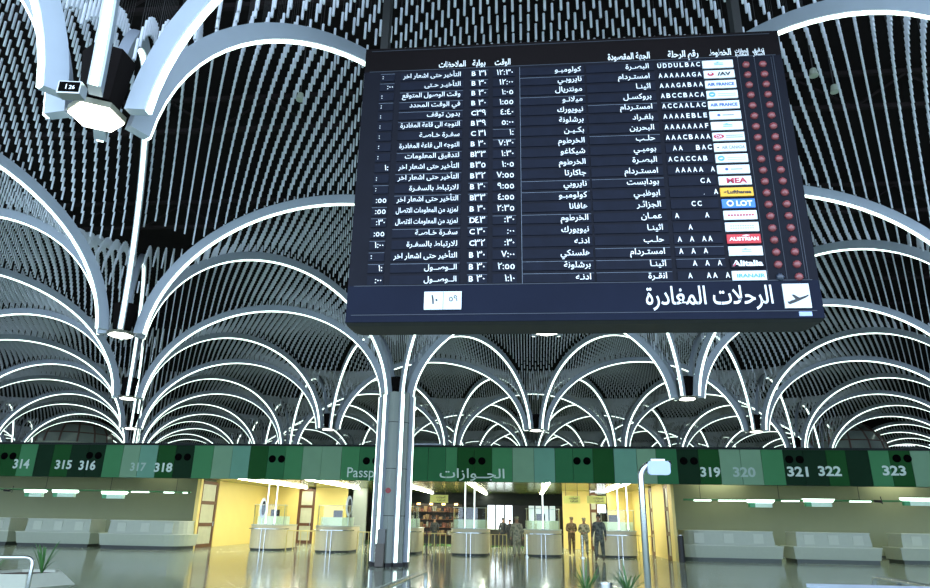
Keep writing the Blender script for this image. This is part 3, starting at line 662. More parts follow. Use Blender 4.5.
# ================================================================== CHECK-IN DESKS
def desk(xa, xb, lab, y=33.2, sgn=1, curved=None, kick='kick', extra=0):
    w = xb-xa; e = thing('check_in_desk', ((xa+xb)/2, y, 0), lab, 'counter', 'check-in desks below the banner')
    hw = w/2
    def plan(y0, y1, ins=0, r=.0):
        x0, x1 = -hw+ins, hw-ins; P_ = []
        rl = .9 if curved == 'left' else 0; rr = .9 if curved == 'right' else 0
        P_ += [(x0+rl-rl*math.sin(a), y0+rl-rl*math.cos(a)) for a in [PI/2*k/6 for k in range(6, -1, -1)]] if rl else [(x0, y0)]
        P_ += [(x1-rr+rr*math.sin(a), y0+rr-rr*math.cos(a)) for a in [PI/2*k/6 for k in range(7)]] if rr else [(x1, y0)]
        return P_+[(x1, y1), (x0, y1)]
    MB().prism(plan(.12, 1.5, .12), 0, .16).build('plinth', M[kick], e)
    MB().prism(plan(.1, 1.6, .06), .16, .66, poly2=plan(0, 1.6)).build('front_panel', M['counter'], e)
    MB().prism(plan(-.03, 1.6, -.03), .66, .7).build('ledge', M['counter2'], e)
    MB().prism(plan(.28, 1.6, .25), .7, 1.28, poly2=plan(.34, 1.6, .3)).build('upper_panel', M['counter'], e)
    MB().prism(plan(.3, 1.6, .27), 1.28, 1.32).build('top_edge', M['counter2'], e)
    for k in range(3 if w > 3.2 else 2):
        x = -hw+.3+(w-.6)*(k+.5)/(3 if w > 3.2 else 2)
        MB().box(x-.22, x+.22, .29, .34, .78, 1.2).build('desk_screen', M['counter2'], e)
    if extra: MB().tube([(hw-1.9, .05, 0), (hw-1.9, .05, .3)], .07, 10).build('steel_foot', M['steel'], e)
    return e
desk(-29.3, -26.5, 'pale check-in desk cut off by the left frame edge', 33.9)
desk(-25.55, -21.6, 'pale check-in desk beneath numbers 314 to 316', 33.2)
desk(-20.75, -16.5, 'long pale check-in desk with rounded end beneath numbers 317 and 318', 32.6, curved='right', extra=0)
desk(6.95, 11.5, 'long pale check-in desk with rounded end beneath numbers 319 and 320', 32.9, curved='left', kick='kicksteel', extra=0)
desk(12.05, 15.85, 'pale check-in desk beneath numbers 321 and 322', 33.2, kick='kicksteel')
desk(17.2, 21.5, 'pale check-in desk beneath number 323 at right frame edge', 34.3, kick='kicksteel')
# light rails and lit boxes
def lrail(pts, lab, lits):
    e = thing('light_rail', pts[0], lab, 'rail'); m = MB(); m.tube(pts, .045, 6); m.build('rail_bar', M['railgreen'], e, world=True)
    for a, b in lits:
        P0, P1 = Vector(pts[0]), Vector(pts[-1]); q0, q1 = P0.lerp(P1, a), P0.lerp(P1, b); mm = MB(); mm.tube([q0+Vector((0, -.03, -.03)), q1+Vector((0, -.03, -.03))], .035, 6); mm.build('rail_light', M['signlit'], e, world=True)
    for k in range(5):
        P0 = Vector(pts[0]).lerp(Vector(pts[-1]), .05+.9*k/4); MB().tube([P0, (P0.x, P0.y, HC)], .012, 6).build('rail_hanger', M['rod'], e, world=True)
    return e
lrail([(-32, 33, 2.74), (-16.6, 33, 2.68)], 'thin green light rail hanging over the left check-in desks', [(.80, .86), (.91, .945), (.975, .99)])
lrail([(7.3, 33, 2.66), (23, 33, 2.76)], 'thin green light rail hanging over the right check-in desks', [(.03, .08), (.1, .2), (.28, .33), (.47, .53)])
for x, w, ys, lab in ((25, 21, 489.5, 'lit white box sign with green end under 314, leftmost of its rail'), (53, 25, 489.7, 'lit white box sign with green end beneath number 315'), (102, 25, 491.2, 'lit white box sign left of the number 317 desk light'),
                  (747, 27.5, 499.5, 'lit white box sign on right rail, below and left of 321'), (803, 31, 498.7, 'lit white box sign with green end beneath number 322'), (901, 34, 497.7, 'lit white box sign at the right frame edge')):
    p = aty(x, ys, 32.9); wd = float(aty(x+w, ys, 32.9)[0]-p[0])
    e = thing('box_sign', (float(p[0]), 32.9, float(p[2])), lab, 'sign', 'lit box signs over the check-in desks')
    MB().add([(0, -.08, 0), (wd, -.08, 0), (wd-.1, -.08, -.14), (.06, -.08, -.14), (0, .2, 0), (wd, .2, 0), (wd-.1, .2, -.14), (.06, .2, -.14)], [(0, 3, 2, 1), (4, 5, 6, 7), (0, 1, 5, 4), (3, 7, 6, 2), (0, 4, 7, 3), (1, 2, 6, 5)]).build('lit_top', M['signlit'], e)
    MB().box(.32, wd-.15, -.06, .15, -.34, -.141).build('sign_face', M['signlow'], e)
    MB().box(.08, .32, -.06, .15, -.34, -.141).build('green_end', M['signgreen'], e)
for x, y, w in ((8, 490, 'left'), (878, 501, 'right')):
    p = aty(x, y, 32.9); e = thing('security_camera', p, f'small dark security camera under the {w} light rail', 'camera')
    MB().tube([(-.18, -.05, 0), (.12, 0, -.02)], .06, 8).build('camera_body', M['black'], e); MB().tube([(.05, 0, 0), (.2, .05, -.12), (.18, .1, .2)], .02, 6).build('mount', M['black'], e)
# fill light panels added to brighten the desk recesses, unseen behind the banner
for k, x in enumerate((-34, -28, -22.5, -18.8, 9.5, 14, 18.5, 24)):
    e = thing('added_fill_panel', (x, 34.5, 4.3), 'added unseen fill light panel on the %s recess ceiling behind the banner' % ('left' if x < 0 else 'right'), 'ceiling light', 'added recess fill lights ' + ('left' if x < 0 else 'right'))
    MB().box(-1.3, 1.3, -.2, .2, -.06, 0).build('housing', M['counter2'], e); MB().box(-1.25, 1.25, -.17, .17, -.08, -.06).build('diffuser', M['recess'], e)
# wall-wash fittings of the low ceiling
XW = lambda x: float(aty(x, 484, 39.5)[0])
for x, w in ((-22, 'left recess'), (XW(721), 'right recess, above the numbers 319 and 320'), (XW(896), 'right recess, near number 323')):
    e = thing('wall_washer', (x, 39.5, 4.3), 'recessed warm ceiling light in the ' + w, 'light')
    MB().box(-1.1, 1.1, -.14, .14, -.05, -.002).build('housing', M['counter2'], e); MB().box(-1.05, 1.05, -.1, .1, -.07, -.05).build('diffuser', mat('wash diffuser', (1, 1, .8), .4, emit=22 if x > 0 else 5, ecol=(1, .97, .72), noise=.02), e)

# ================================================================== PASSPORT HALL
def door(xa, xb, y, lab, axis='x', z1=3.3, glassm='doorglass'):
    L_ = xb-xa; e = thing('framed_door', (xa, y, 0) if axis == 'x' else (y, xa, 0), lab, 'door', rz=0 if axis == 'x' else PI/2)
    f = MB(); t_ = .19 if L_ > .7 else .1
    f.box(0, t_, -.06, .06, 0, z1); f.box(L_-t_, L_, -.06, .06, 0, z1)
    for z in (0, 1.05, 2.15, z1-.12): f.box(t_, L_-t_, -.06, .06, z, z+.18)
    f.build('frame', M['brown'], e)
    for z0_, z1_ in ((.13, 1.05), (1.18, 2.15), (2.28, z1-.12)): MB().box(t_, L_-t_, -.02, .02, z0_, z1_).build('pane', M[glassm], e)
    MB().tube([(L_-t_-.05, -.1, 1.05), (L_-t_-.05, -.1, 1.3)], .02, 6).build('handle', M['chrome'], e)
door(34.95, 36.9, -17.05, 'tall brown framed door with pale panes next to number 318', 'y')
door(X4(247), X4(255), 44.1, 'narrow brown framed glazed door behind the leftmost booth')
door(X4(297), X4(314), 44.1, 'brown framed glazed door between the two left booths')
door(X4(590), X4(598), 44.1, 'dark brown narrow door behind the man in grey camouflage')
door(33.0, 34.0, 6.66, 'tall brown framed door nearest the right check-in desk', 'y')
door(37.1, 38.1, 6.66, 'tall brown framed door further back on the right yellow wall', 'y')
for X_, ya, yb, nm in ((-14.25, 31.0, 42.5, 'leftmost'), (-10.8, 31.0, 39.6, 'second from the left'), (-6.8, 33.5, 50, 'right behind the column'), (-2.88, 35.1, 50, 'left of the Arabic word end'), (1.08, 33.4, 48, 'above the second booth from the right'), (4.85, 33.2, 43, 'rightmost')):
    if nm in ('leftmost', 'rightmost', 'second from the left'): yb = 43.8
    e = thing('ceiling_strip_light', (X_, ya, HC), 'long white fluorescent strip on the passport hall ceiling, ' + nm, 'ceiling light', 'passport hall ceiling strips')
    MB().box(-.12, .12, 0, yb-ya, -.04, 0).build('housing', M['counter2'], e); MB().box(-.1, .1, .02, yb-ya-.02, -.075, -.04).build('diffuser', M['hallstrip'], e)
# booths
def booth():
    e = thing('passport_booth', (0, 0, 0)); hw = .9; D = 2.3; r_ = .75
    def plan(g=0):
        return [(-hw-g, D)]+[(-hw-g+(r_+g)*(1-math.sin(a)), (r_+g)*(1-math.cos(a))-g) for a in [PI/2*k/8 for k in range(8, -1, -1)]]+[(hw+g-(r_+g)*(1-math.sin(a)), (r_+g)*(1-math.cos(a))-g) for a in [PI/2*k/8 for k in range(9)]]+[(hw+g, D)]
    MB().prism(plan(-.05), 0, .1).build('plinth', M['kick'], e)
    MB().prism(plan(), .1, 1.18).build('cabinet', M['booth'], e)
    MB().prism(plan(.03), 1.18, 1.22).build('counter_top', M['counter2'], e)
    MB().tube([(x, y, 1.02) for x, y in plan(.09)[1:-1]], .025, 6).build('hand_rail', M['chrome'], e)
    g = MB(); pl = plan(-.06)[1:-1]
    for (x0_, y0_), (x1_, y1_) in zip(pl[:-1], pl[1:]): g.add([(x0_, y0_, 1.22), (x1_, y1_, 1.22), (x1_, y1_, 2.15), (x0_, y0_, 2.15)], [(0, 1, 2, 3)])
    g.build('glass_screen', M['glass'], e)
    MB().box(-.84, .84, 1.2, 1.24, 1.22, 1.62).build('frosted_panel', M['boothglow'], e)
    MB().tube([(x, y, 2.16) for x, y in pl], .015, 4).build('glass_rim', M['counter2'], e)
    for x in (-.1, .1): MB().tube([(x, -.03, 0), (x, -.03, 1.02)], .025, 6).build('rail_post', M['chrome'], e)
    mm = MB(); mm.box(-.3, .15, 1.5, 1.6, 1.62, 1.95); mm.box(-.1, -.04, 1.53, 1.57, 1.3, 1.65); mm.build('monitor', M['black'], e)
    for x in (-.78, .78): MB().tube([(x, .55, 1.2), (x, .55, 2.2)], .02, 6).build('screen_post', M['counter2'], e)
    return e
b0 = booth(); bp = [(-13.0, 33.9, 'passport booth furthest left, in front of the yellow wall', 1), (-9.45, 33.2, 'passport booth second from the left, left of the column', 0), (-6.1, 33.2, 'passport booth mostly hidden behind the column', 0),
                    (-2.72, 33.2, 'passport booth under the Arabic banner word, right of the column', 1), (.8, 33.6, 'passport booth between the lone man and the group of three', 1), (4.45, 34.2, 'passport booth furthest right, behind the man in grey camouflage', 1)]
for i, (x, y, lab, lt) in enumerate(bp):
    e = b0 if i == 0 else copy_tree(b0)
    if i == 0: pass
    e.location = (x, y, 0); tag(e, lab, 'booth', 'passport booths'); 
for i, (x, y, lab, lt) in enumerate(bp):                     # upright white streaks modelled as glowing tubes, booth top to ceiling
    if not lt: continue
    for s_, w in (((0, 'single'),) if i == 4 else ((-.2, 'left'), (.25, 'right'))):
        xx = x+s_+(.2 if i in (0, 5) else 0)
        e = thing('white_streak', (xx, y+.02+.1, 1.22), f'slender white glowing streak, {w} one, on the ' + ['leftmost booth', '', '', 'booth under the Arabic word', 'booth left of the group of three', 'rightmost booth'][i], 'light', 'white streaks on the booths')
        MB().tube([(0, 0, 0), (0, 0, HC-1.22-.02)], .03, 8).build('streak_tube', mat('streak glow', (.9, 1, 1), .4, emit=1.6, ecol=(.9, 1, 1), noise=.02) if 'streak glow' not in bpy.data.materials else bpy.data.materials['streak glow'], e)
        MB().tube([(0, 0, 0), (0, 0, .04)], .07, 8).build('end_disc', M['chrome'], e)
# small framed booth sign with dark picture
for x, y, w in ((263, 508, 'leftmost booth'), (349, 506, 'second booth from the left')):
    p = aty(x, y, 34.3); e = thing('notice_stand', p, 'upright oval mirror-like notice on the ' + w, 'notice')
    mm = MB(); disc(mm, 0, 0, .17, .5, Y=-.01); disc(mm, 0, 0, .17, .5, Y=.02); mm.build('notice_face', M['plate'], e); mm = MB(); disc(mm, .04, 0, .1, .36, Y=-.02); mm.build('dark_inset', M['black'], e)
    MB().tube([(0, .03, -.5), (0, .03, -float(p[2])+1.22)], .02, 6).build('stem', M['chrome'], e)
# yellow hanging signs
for a, b, y0, y1, lab in ((430, 448, 495, 502.5, 'yellow sign with dark Arabic writing hanging right of the column'), (563.5, 580, 496, 503.5, 'yellow sign above the two men side by side, left of two'), (587, 606, 496, 503.5, 'yellow sign above the man in grey camouflage')):
    P0, P1 = aty(a, y1, 35.5), aty(b, y0, 35.5); x0_, z0_, x1_, z1_ = P0[0], P0[2], P1[0], P1[2]
    e = thing('hanging_sign', (x0_, 35.5, z0_), lab, 'sign', 'yellow hanging signs'); w_, h_ = x1_-x0_, z1_-z0_
    MB().box(0, w_, 0, .08, 0, h_).build('sign_panel', M['yelsign'], e)
    mm = MB(); put(mm, 'الجوازات', -.01, x0=w_*.35, x1=w_*.85, z0=h_*.5, z1=h_*.88, arabic=True); put(mm, 'العراقية', -.01, x0=w_*.4, x1=w_*.85, z0=h_*.12, z1=h_*.45, arabic=True); mm.build('sign_lettering', M['ink_black'], e)
    for q in (.15, .85): MB().tube([(w_*q, .04, h_), (w_*q, .04, HC-z0_)], .012, 5).build('hanger', M['rod'], e)
# barrier rails between booths
def barrier(xa, xb, y, lab, h=.95, m='yelsoft'):
    e = thing('barrier_rail', (xa, y, 0), lab, 'barrier', 'low barriers between the booths'); w = xb-xa
    MB().tube([(0, 0, 0), (0, 0, h), (w, 0, h), (w, 0, 0)], .03, 6).build('frame', M[m], e)
    for k in range(1, 4): MB().tube([(w*k/4, 0, 0), (w*k/4, 0, h)], .02, 6).build('upright', M[m], e)
barrier(-11.9, -10.5, 34.2, 'pale barrier rail between the two leftmost booths'); barrier(-8.3, -7.2, 34.2, 'pale barrier rail just left of the column')
barrier(-5.0, -3.9, 34.0, 'pale barrier rail right of the column'); barrier(-1.7, -.95, 34.0, 'pale barrier rail left of the lone man'); barrier(5.5, 6.8, 37.5, 'pale barrier rail right of the rightmost booth')
def qpost(x, y, lab, h=1.0, m='chrome'):
    e = thing('queue_post', (x, y, 0), lab, 'post', 'queue posts'); MB().tube([(0, 0, .03), (0, 0, h)], .035, 8).build('pole', M[m], e); MB().tube([(0, 0, 0), (0, 0, .03)], .14, 12).build('foot', M[m], e)
qpost(2.62, 33.6, 'short steel post in front of the two side-by-side men'); qpost(-4.75, 33.4, 'black queue post right of the column', 1.1, 'black'); qpost(.02, 33.2, 'short steel post right of the lone man')
e = thing('queue_post', (6.75, 31.7, 0), 'thick black post standing before the right check-in desk', 'post'); MB().tube([(0, 0, 0), (0, 0, 1.05), (0, 0, 1.1)], [.13, .13, .1], 14).build('pole', M['black'], e); MB().tube([(0, 0, 1.1), (0, 0, 1.13)], .11, 14).build('cap', M['steel'], e)
# shop and lounge beyond
e = thing('shop_display', (-6.0, 46, 0), 'dim shop shelving with warm lights beyond the passport line', 'shop')
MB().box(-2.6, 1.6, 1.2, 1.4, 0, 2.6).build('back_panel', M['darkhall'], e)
for k in range(4): MB().box(-2.5, 1.5, .7, 1.2, .55+k*.5, .6+k*.5).build('shelf', M['brown'], e)
cols_ = [M['brown'], mat('goods tan', (.25, .16, .07), .6, noise=.3), mat('goods rust', (.15, .05, .03), .6, noise=.3), mat('goods grey', (.22, .22, .18), .6, noise=.3), M['cloth_dark']]
g_ = MB()
for k in range(4):
    x = -2.4
    while x < 1.3: w_ = random.uniform(.1, .25); g_.box(x, x+w_, .75, 1.1, .6+k*.5, .6+k*.5+random.uniform(.15, .35), random.randrange(5)); x += w_+.05
o = g_.build('goods', cols_, e); o['kind'] = 'stuff'
for k in range(5): MB().tube([(-2.1+k*.85, .6, 2.5), (-2.1+k*.85, .6, 2.62)], .12, 10).build('warm_lamp', M['warm'], e)
e = thing('lounge_counter', (-1.6, 46, 0), 'low dark counter in front of the bright hall window', 'counter')
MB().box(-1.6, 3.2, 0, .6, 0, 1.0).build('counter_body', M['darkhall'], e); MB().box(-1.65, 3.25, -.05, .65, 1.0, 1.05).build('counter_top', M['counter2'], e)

# ================================================================== PEOPLE
def J_z(p_): return .2 < p_[2] < 1.46 and not (abs(p_[0]) < .13 and p_[1] < -.15) and not (abs(p_[0]) > .24 and p_[2] < 1.0)
def skinned(joints, edges):
    me = bpy.data.meshes.new('b'); me.from_pydata([j[0] for j in joints], edges, []); o = bpy.data.objects.new('b', me); COL.objects.link(o)
    md = o.modifiers.new('s', 'SKIN'); md.use_smooth_shade = True
    for k, (p_, rd) in enumerate(joints):
        sv = me.skin_vertices[0].data[k]; sv.radius = tuple(q*1.22 for q in (rd if isinstance(rd, tuple) else (rd, rd))) if J_z(p_) else (rd if isinstance(rd, tuple) else (rd, rd)); sv.use_root = (k == 0)
    sb = o.modifiers.new('u', 'SUBSURF'); sb.levels = 1; sb.render_levels = 1
    bpy.context.view_layer.update(); m2 = bpy.data.meshes.new_from_object(o.evaluated_get(bpy.context.evaluated_depsgraph_get())); bpy.data.objects.remove(o); return m2
def hand(m, w, f_, side):                                  # palm and five curled fingers from wrist w pointing along f_
    w = Vector(w); f_ = Vector(f_).normalized(); sd = Vector((side, 0, 0)); fr = Vector((0, -1, 0))
    m.tube([w, w+f_*.05, w+f_*.1], [.024, .036, .034], 8)
    for k, l in enumerate((.068, .078, .074, .058)):
        b_ = w+f_*.095+fr*(.026-.017*k); m.tube([b_, b_+f_*l*.55-sd*.004, b_+f_*l*.95-sd*.022], [.0095, .009, .007], 6)
    b_ = w+f_*.03+fr*.03; m.tube([b_, b_+f_*.03+fr*.022, b_+f_*.065+fr*.026-sd*.01], [.012, .011, .008], 6)
def person(loc, rz, lab, cloth, cap, arms='down', stride=.12, lean=0, scale=1, headm=None):
    H = lambda x, y, z: (x, y+lean*max(0, z-.95), z); s1, s2 = stride, -stride
    J = [(H(0, 0, .95), (.155, .115)), (H(0, -.005, 1.12), (.14, .1)), (H(0, -.01, 1.3), (.17, .12)), (H(0, 0, 1.44), (.13, .09)), (H(0, -.01, 1.52), .052), (H(0, -.03, 1.6), (.072, .085)), (H(0, -.03, 1.7), (.075, .09)), (H(0, -.02, 1.76), (.055, .065))]
    E_ = [(0, 1), (1, 2), (2, 3), (3, 4), (4, 5), (5, 6), (6, 7)]
    for sg, st_ in ((-1, s1), (1, s2)):
        k = len(J); J += [((sg*.095, 0, .88), (.095, .1)), ((sg*.11, -st_*.6-.02, .5), .068), ((sg*.115, -st_*.8+.02, .3), .066), ((sg*.12, -st_+.02, .09), .048), ((sg*.125, -st_-.1, .045), (.045, .038))]
        E_ += [(0, k), (k, k+1), (k+1, k+2), (k+2, k+3), (k+3, k+4)]
    wr = []
    for sg in (-1, 1):
        k = len(J); J.append((H(sg*.185, 0, 1.41), .07))
        if arms == 'down' or (arms == 'mix' and sg > 0): el, w_ = H(sg*.25, .03, 1.14), H(sg*.27, -.06+.03*sg, .9)
        else: el, w_ = H(sg*.26, .0, 1.16), H(sg*.1, -.22, 1.1)
        J += [(el, .05), (w_, .034)]; E_ += [(3, k), (k, k+1), (k+1, k+2)]; wr.append((sg, Vector(w_), (Vector(w_)-Vector(el))))
    me = skinned(J, E_); me.materials.clear(); me.materials.append(cloth); me.materials.append(M['skin']); me.materials.append(M['boots'])
    for p_ in me.polygons:
        c = p_.center; p_.use_smooth = True
        p_.material_index = 1 if c.z > 1.5 else 2 if c.z < .2 else 0
    e = thing('person', loc, lab, 'person', rz=rz); e.scale = (scale,)*3
    hm = MB()
    for sg, w_, f_ in wr: hand(hm, w_-f_.normalized()*.01, f_, sg)
    hd = Vector(H(0, -.03, 1.66))
    hm.tube([hd+Vector((0, -.085, .0)), hd+Vector((0, -.115, -.035)), hd+Vector((0, -.09, -.045))], [.008, .016, .01], 6)   # nose
    for sg in (-1, 1): hm.tube([hd+Vector((sg*.073, .0, .02)), hd+Vector((sg*.088, .012, 0)), hd+Vector((sg*.076, .0, -.035))], [.01, .014, .008], 6)  # ears
    # one body mesh: append face and hands
    base = [tuple(v.co) for v in me.vertices]; fb = [tuple(p_.vertices) for p_ in me.polygons]; mi = [p_.material_index for p_ in me.polygons]
    bm_ = MB(); bm_.v = list(base); bm_.f = list(fb); bm_.mi = list(mi); bm_.add(hm.v, hm.f, 1)
    bm_.build('body', [cloth, M['skin'], M['boots']], e, smooth=True)
    fm = MB()
    for sg in (-1, 1): fm.tube([hd+Vector((sg*.032, -.083, .012)), hd+Vector((sg*.032, -.093, .012))], .011, 8)
    fm.box(-.025, .025, hd.y-.1, hd.y-.08, hd.z-.072, hd.z-.064); fm.build('eyes_and_mouth', M['ink_black'], e)
    cm = MB(); z = hd.z
    if cap:
        cm.tube([hd+Vector((0, .01, .05)), hd+Vector((0, .01, .1)), hd+Vector((0, .01, .135))], [.1, .1, .075], 12); cm.tube([hd+Vector((0, -.07, .06)), hd+Vector((0, -.16, .048))], [.07, .045], 10); cm.build('cap', cloth, e)
    else:
        cm.tube([hd+Vector((0, .03, .0)), hd+Vector((0, .02, .07)), hd+Vector((0, .012, .125))], [.085, .095, .055], 12); cm.build('hair', M['ink_black'], e, smooth=True)
    bl = MB(); bl.tube([(0, 0, .97), (0, 0, 1.02)], .135, 14); bl.v = [(x*1.14, y*.9, z_) for x, y, z_ in bl.v]; bl.build('belt', M['boots'], e)
    return e
person((-.43, 32.0, 0), R(4), 'person in tan camouflage and cap walking alone left of the middle booth', M['camo_tan'], True, 'down', .12)
person((2.3, 36.3, 0), R(12), 'person in brown camouflage, left one of the group of three', M['camo_dark'], True, 'up', .05, -.06, 1.02)
person((2.84, 35.0, 0), R(-8), 'person in tan camouflage and cap, middle one of the group of three', M['camo_tan'], True, 'up', .1, -.03, 1.0)
person((3.16, 31.1, 0), R(-20), 'person in grey green camouflage, bareheaded, right one of the group of three', M['camo_grey'], False, 'down', .14, 0, 1.08)
for x, y, s_, w in ((503, 545, .98, 'nearest the lone man'), (510, 545, .93, 'right one of the two'), (434, 545, .95, 'before the shop shelves')):
    p = aty(x, y, 43.2); person((p[0], 43.2, 0), R(150 if x == 503 else 200), 'distant dark clothed person in the lounge, ' + w, M['cloth_dark'], False, 'down', .03, 0, s_)

# ================================================================== FOREGROUND
def pipe(path, r, n=10): return MB().tube(path, r, n)
def bend(p, q, s_, r_, k=6):                                 # rounded corner at q between p and s_
    p, q, s_ = Vector(p), Vector(q), Vector(s_); a = q+(p-q).normalized()*r_; b = q+(s_-q).normalized()*r_
    return [a*(1-t_)**2+q*2*t_*(1-t_)+b*t_**2 for t_ in [i/k for i in range(k+1)]]
def hrail(top, lab, r_=.03):
    A_, B_ = Vector(top[0]), Vector(top[1]); e = thing('handrail', (B_.x, B_.y, 0), lab, 'handrail')
    ft = Vector((B_.x, B_.y, 0)); ft2 = Vector((A_.x, A_.y, 0))
    pts = [ft]+bend(ft, B_, A_, .12)+bend(B_, A_, ft2, .12)+[ft2]; pipe(pts, r_).build('top_tube', M['chrome'], e, world=True, smooth=True)
    k = 1
    for t_ in (.4,): q = B_.lerp(A_, t_); pipe([(q.x, q.y, 0), q], r_*.8).build('upright', M['chrome'], e, world=True, smooth=True)
    for q in (A_, B_): MB().tube([(q.x, q.y, 0), (q.x, q.y, .02)], .07, 12).build('floor_flange', M['chrome'], e, world=True)
hrail([(-9.6, 9.6, .98), tuple(atz(34, 557.5, .98))], 'bent steel handrail before the white planter at lower left')
hrail([tuple(atz(372, 593, .95)), tuple(atz(426, 571, .95))], 'steel handrail slanting up from the bottom edge right of the column')
hrail([tuple(atz(945, 589, .95)), tuple(atz(873, 577, .95))], 'dark steel handrail at the lower right corner', .028)
# post sign
p = atz(640, 466, 2.35); px, py = float(p[0]), float(p[1])
e = thing('post_sign', (px, py, 0), 'tall curved steel post carrying a small pale blue sign', 'sign post')
sx = float(aty(668, 467, py)[0])
pts = [(px, py, 0), (px, py, 2.1)]+[(px+.18*(1-math.cos(a)), py, 2.2+.18*math.sin(a)) for a in [PI/2*k/8 for k in range(9)]]+[(px+.4, py, 2.38)]
pipe(pts, .042, 12).build('post', M['chrome'], e, world=True, smooth=True); MB().tube([(px, py, 0), (px, py, .03)], .14, 16).build('foot', M['chrome'], e, world=True)
def rrect(x0, x1, z0, z1, r_, y0, y1):
    pl = []
    for cx, cz, a0 in ((x1-r_, z1-r_, 0), (x0+r_, z1-r_, PI/2), (x0+r_, z0+r_, PI), (x1-r_, z0+r_, 1.5*PI)):
        pl += [(cx+r_*math.cos(a0+PI/2*k/5), cz+r_*math.sin(a0+PI/2*k/5)) for k in range(6)]
    n = len(pl); m = MB(); m.add([(x, y0, z) for x, z in pl]+[(x, y1, z) for x, z in pl], [tuple(range(n)), tuple(range(n, 2*n))[::-1]]+[(i, n+i, n+(i+1) % n, (i+1) % n) for i in range(n)]); return m
P0, P1 = aty(647.5, 475, py), aty(669, 461.5, py)
rrect(float(P0[0]), float(P1[0]), float(P0[2]), float(P1[2]), .045, py-.06, py+.04).build('sign_head', M['post'], e, world=True)
xm = (float(P0[0])+float(P1[0]))/2; m = MB(); m.box(xm-.09, xm+.09, py-.02, py+.02, float(P1[2]), float(P1[2])+.03); m.build('sign_clip', M['white'], e, world=True)
# planters
def leafblade(m, base, ang, l, h, w=.02, droop=.3):
    b_ = Vector(base); d = Vector((math.cos(ang), math.sin(ang), 0)); s_ = Vector((-math.sin(ang), math.cos(ang), 0)); P_ = []
    for k in range(7):
        t_ = k/6; P_.append((b_+d*l*t_+Vector((0, 0, h*(t_*1.6-t_*t_*droop*2))), w*(1-t_)**.6*(.5+t_*1.2) if k < 6 else .001))
    vs = []
    for q, ww in P_: vs += [q-s_*ww, q+s_*ww, q+Vector((0, 0, -.004))]
    fs = []
    for k in range(6): a = 3*k; fs += [(a, a+3, a+5, a+2), (a+2, a+5, a+4, a+1), (a, a+1, a+4, a+3)]
    m.add(vs, fs)
def planter(c, r0, r1, h, lab, plants, ph=0):
    e = thing('planter', (c[0], c[1], 0), lab, 'planter'); MB().prism(hexpoly(r0*.75, ph), 0, .08).build('base', M['black'], e)
    prof = [(r0, .06), (r0*1.1, h*.5), (r1, h)] ; n = 6; m = MB(); vs = []
    for rr_, z in [(r0*.7, .05), (r0*1.2, h*.55), (r1, h), (r1*.9, h), (r1*.88, h-.06)]: vs += [(x, y, z) for x, y in hexpoly(rr_, ph)]
    fs = [tuple(range(n))[::-1]]
    for q in range(4):
        for k in range(n): fs.append((q*n+k, q*n+(k+1) % n, (q+1)*n+(k+1) % n, (q+1)*n+k))
    m.add(vs, fs); m.build('bowl', M['planter'], e)
    MB().prism(hexpoly(r1*.89, ph), h-.09, h-.05).build('soil', M['soil'], e)
    for (dx, dy, l, hh, nb, nm) in plants:
        lab2 = nm; pe = thing('leafy_plant', (c[0]+dx, c[1]+dy, h-.05), nm, 'plant'); m = MB()
        for k in range(nb): leafblade(m, (0, 0, 0), k*2.4+random.random()*.5, l*random.uniform(.5, 1), hh*random.uniform(.6, 1), .022, random.uniform(.2, .55))
        m.build('leaves', M['leaf'], pe); MB().tube([(0, 0, -.02), (0, 0, .08)], .02, 6).build('stem', M['leaf'], pe)
pc_ = atz(24, 571, .5)
planter((float(pc_[0])+.12, float(pc_[1])-.15), .86, .74, .5, 'pale faceted planter bowl at lower left behind the handrail', [(.3, .1, .36, .62, 18, 'green strappy plant on the right side of the lower left planter'), (-.62, -.1, .35, .3, 12, 'green strappy plant at the left frame edge in the planter')], R(10))
for x, lab in ((586, 'dark green strappy plant at bottom edge, left of the post sign'), (628, 'dark green strappy plant at bottom edge, beside the post sign')):
    p = atz(x, 592, .62); pe = thing('leafy_plant', p, lab, 'plant'); m = MB()
    for k in range(26): leafblade(m, (0, 0, -.05), k*2.4+random.random(), random.uniform(.15, .34), random.uniform(.2, .42), .016, random.uniform(.1, .5))
    m.build('leaves', M['leaf'], pe); MB().tube([(0, 0, -.12), (0, 0, .02)], .02, 6).build('stem', M['leaf'], pe)
p = atz(606, 592, .62); c_ = (float(p[0]), float(p[1]))
e = thing('planter_trough', (c_[0], c_[1], 0), 'pale trough planter just below the bottom edge holding two plants', 'planter')
MB().box(-.75, .75, -.3, .3, 0, .56).build('trough', M['planter'], e); MB().box(-.7, .7, -.25, .25, .56, .58).build('soil', M['soil'], e)
p = atz(602.5, 586, .8); e = thing('steel_ashtray', (float(p[0]), float(p[1])-.42, 0), 'short steel cylinder bin between the two bottom edge plants', 'bin')
MB().tube([(0, 0, 0), (0, 0, .86)], .085, 18).build('cylinder', M['steel'], e, smooth=False); MB().tube([(0, 0, .86), (0, 0, .885)], .09, 18).build('rim', M['chrome'], e)
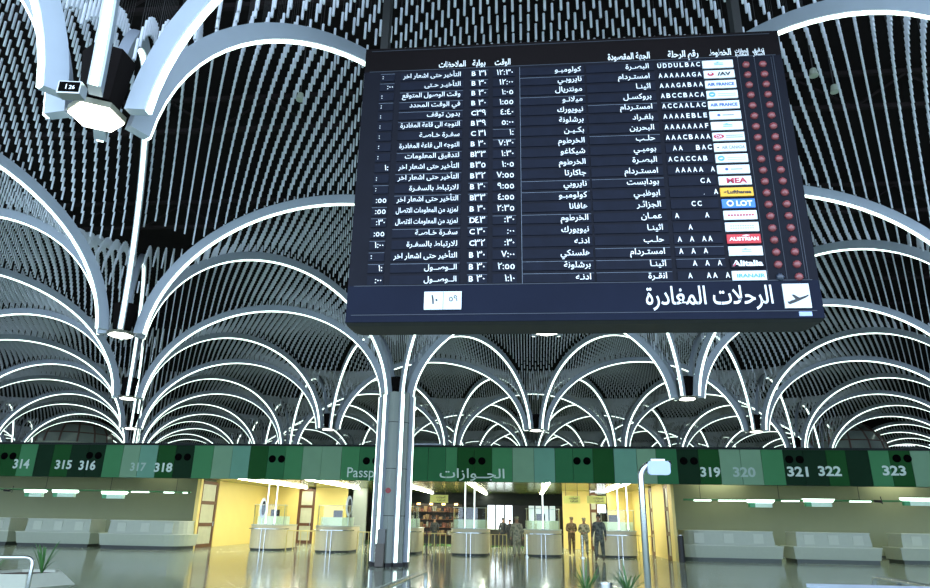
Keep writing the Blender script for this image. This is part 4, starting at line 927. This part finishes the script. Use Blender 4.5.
# desk top at the lower right corner
P0 = atz(806, 583.5, 1.0); P1 = atz(935, 583.5, 1.0)
e = thing('information_desk', ((P0[0]+P1[0])/2, P0[1]-.5, 0), 'pale bluish desk top cut off at the lower right corner', 'desk')
w_ = float(P1[0]-P0[0])+.4; MB().box(-w_/2+.2, w_/2+.2, -.6, .5, .96, 1.0).build('desk_top', M['whitetop'], e); MB().box(-w_/2+.3, w_/2+.1, -.5, .4, 0, .96).build('desk_body', M['counter'], e)

# ================================================================== FAR GLAZED DOMES
for xc_, yt_, hw_, lab in ((80, 415, 34, 'left'), (837, 420, 36, 'right')):
    Yd = 62.; c = aty(xc_, yt_, Yd); r_ = hw_/F*Yd*1.05; e = thing('glazed_dome', (float(c[0]), Yd, 0), f'brown framed glass dome standing far behind the banner at {lab}', 'dome')
    zc = float(c[2])-r_*.85; m = MB(); g = MB(); nb_, nr_ = 14, 5; V = lambda i, q: (r_*math.cos(q*PI/2/nr_)*math.cos(2*PI*i/nb_), r_*math.cos(q*PI/2/nr_)*math.sin(2*PI*i/nb_), zc+r_*.85*math.sin(q*PI/2/nr_))
    for i in range(nb_):
        m.tube([V(i, q) for q in range(nr_+1)], .09, 5); 
        for q in range(nr_):
            if q: m.tube([V(i, q), V(i+1, q)], .06, 4)
            g.add([V(i, q), V(i+1, q), V(i+1, q+1), V(i, q+1)], [(0, 1, 2, 3)])
    m.build('frame', M['domeframe'], e); g.build('glass_shell', M['domeglass'], e)
    MB().prism(hexpoly(r_, 0, 14), 0, zc).build('drum', M['counter'], e)

# ================================================================== LIGHT
w = bpy.data.worlds.new('world'); SC.world = w; w.use_nodes = True
w.node_tree.nodes['Background'].inputs[0].default_value = (.62, .78, 1, 1); w.node_tree.nodes['Background'].inputs[1].default_value = 4.6
SC.view_settings.view_transform = 'Standard'; SC.view_settings.look = 'None'; SC.view_settings.gamma = 1; SC.view_settings.exposure = 0; SC.view_settings.use_curve_mapping = False
cy_ = SC.cycles; cy_.max_bounces = 6; cy_.diffuse_bounces = 3; cy_.glossy_bounces = 3; cy_.transparent_max_bounces = 12; cy_.transmission_bounces = 3; cy_.caustics_reflective = False; cy_.caustics_refractive = False; cy_.sample_clamp_indirect = 4
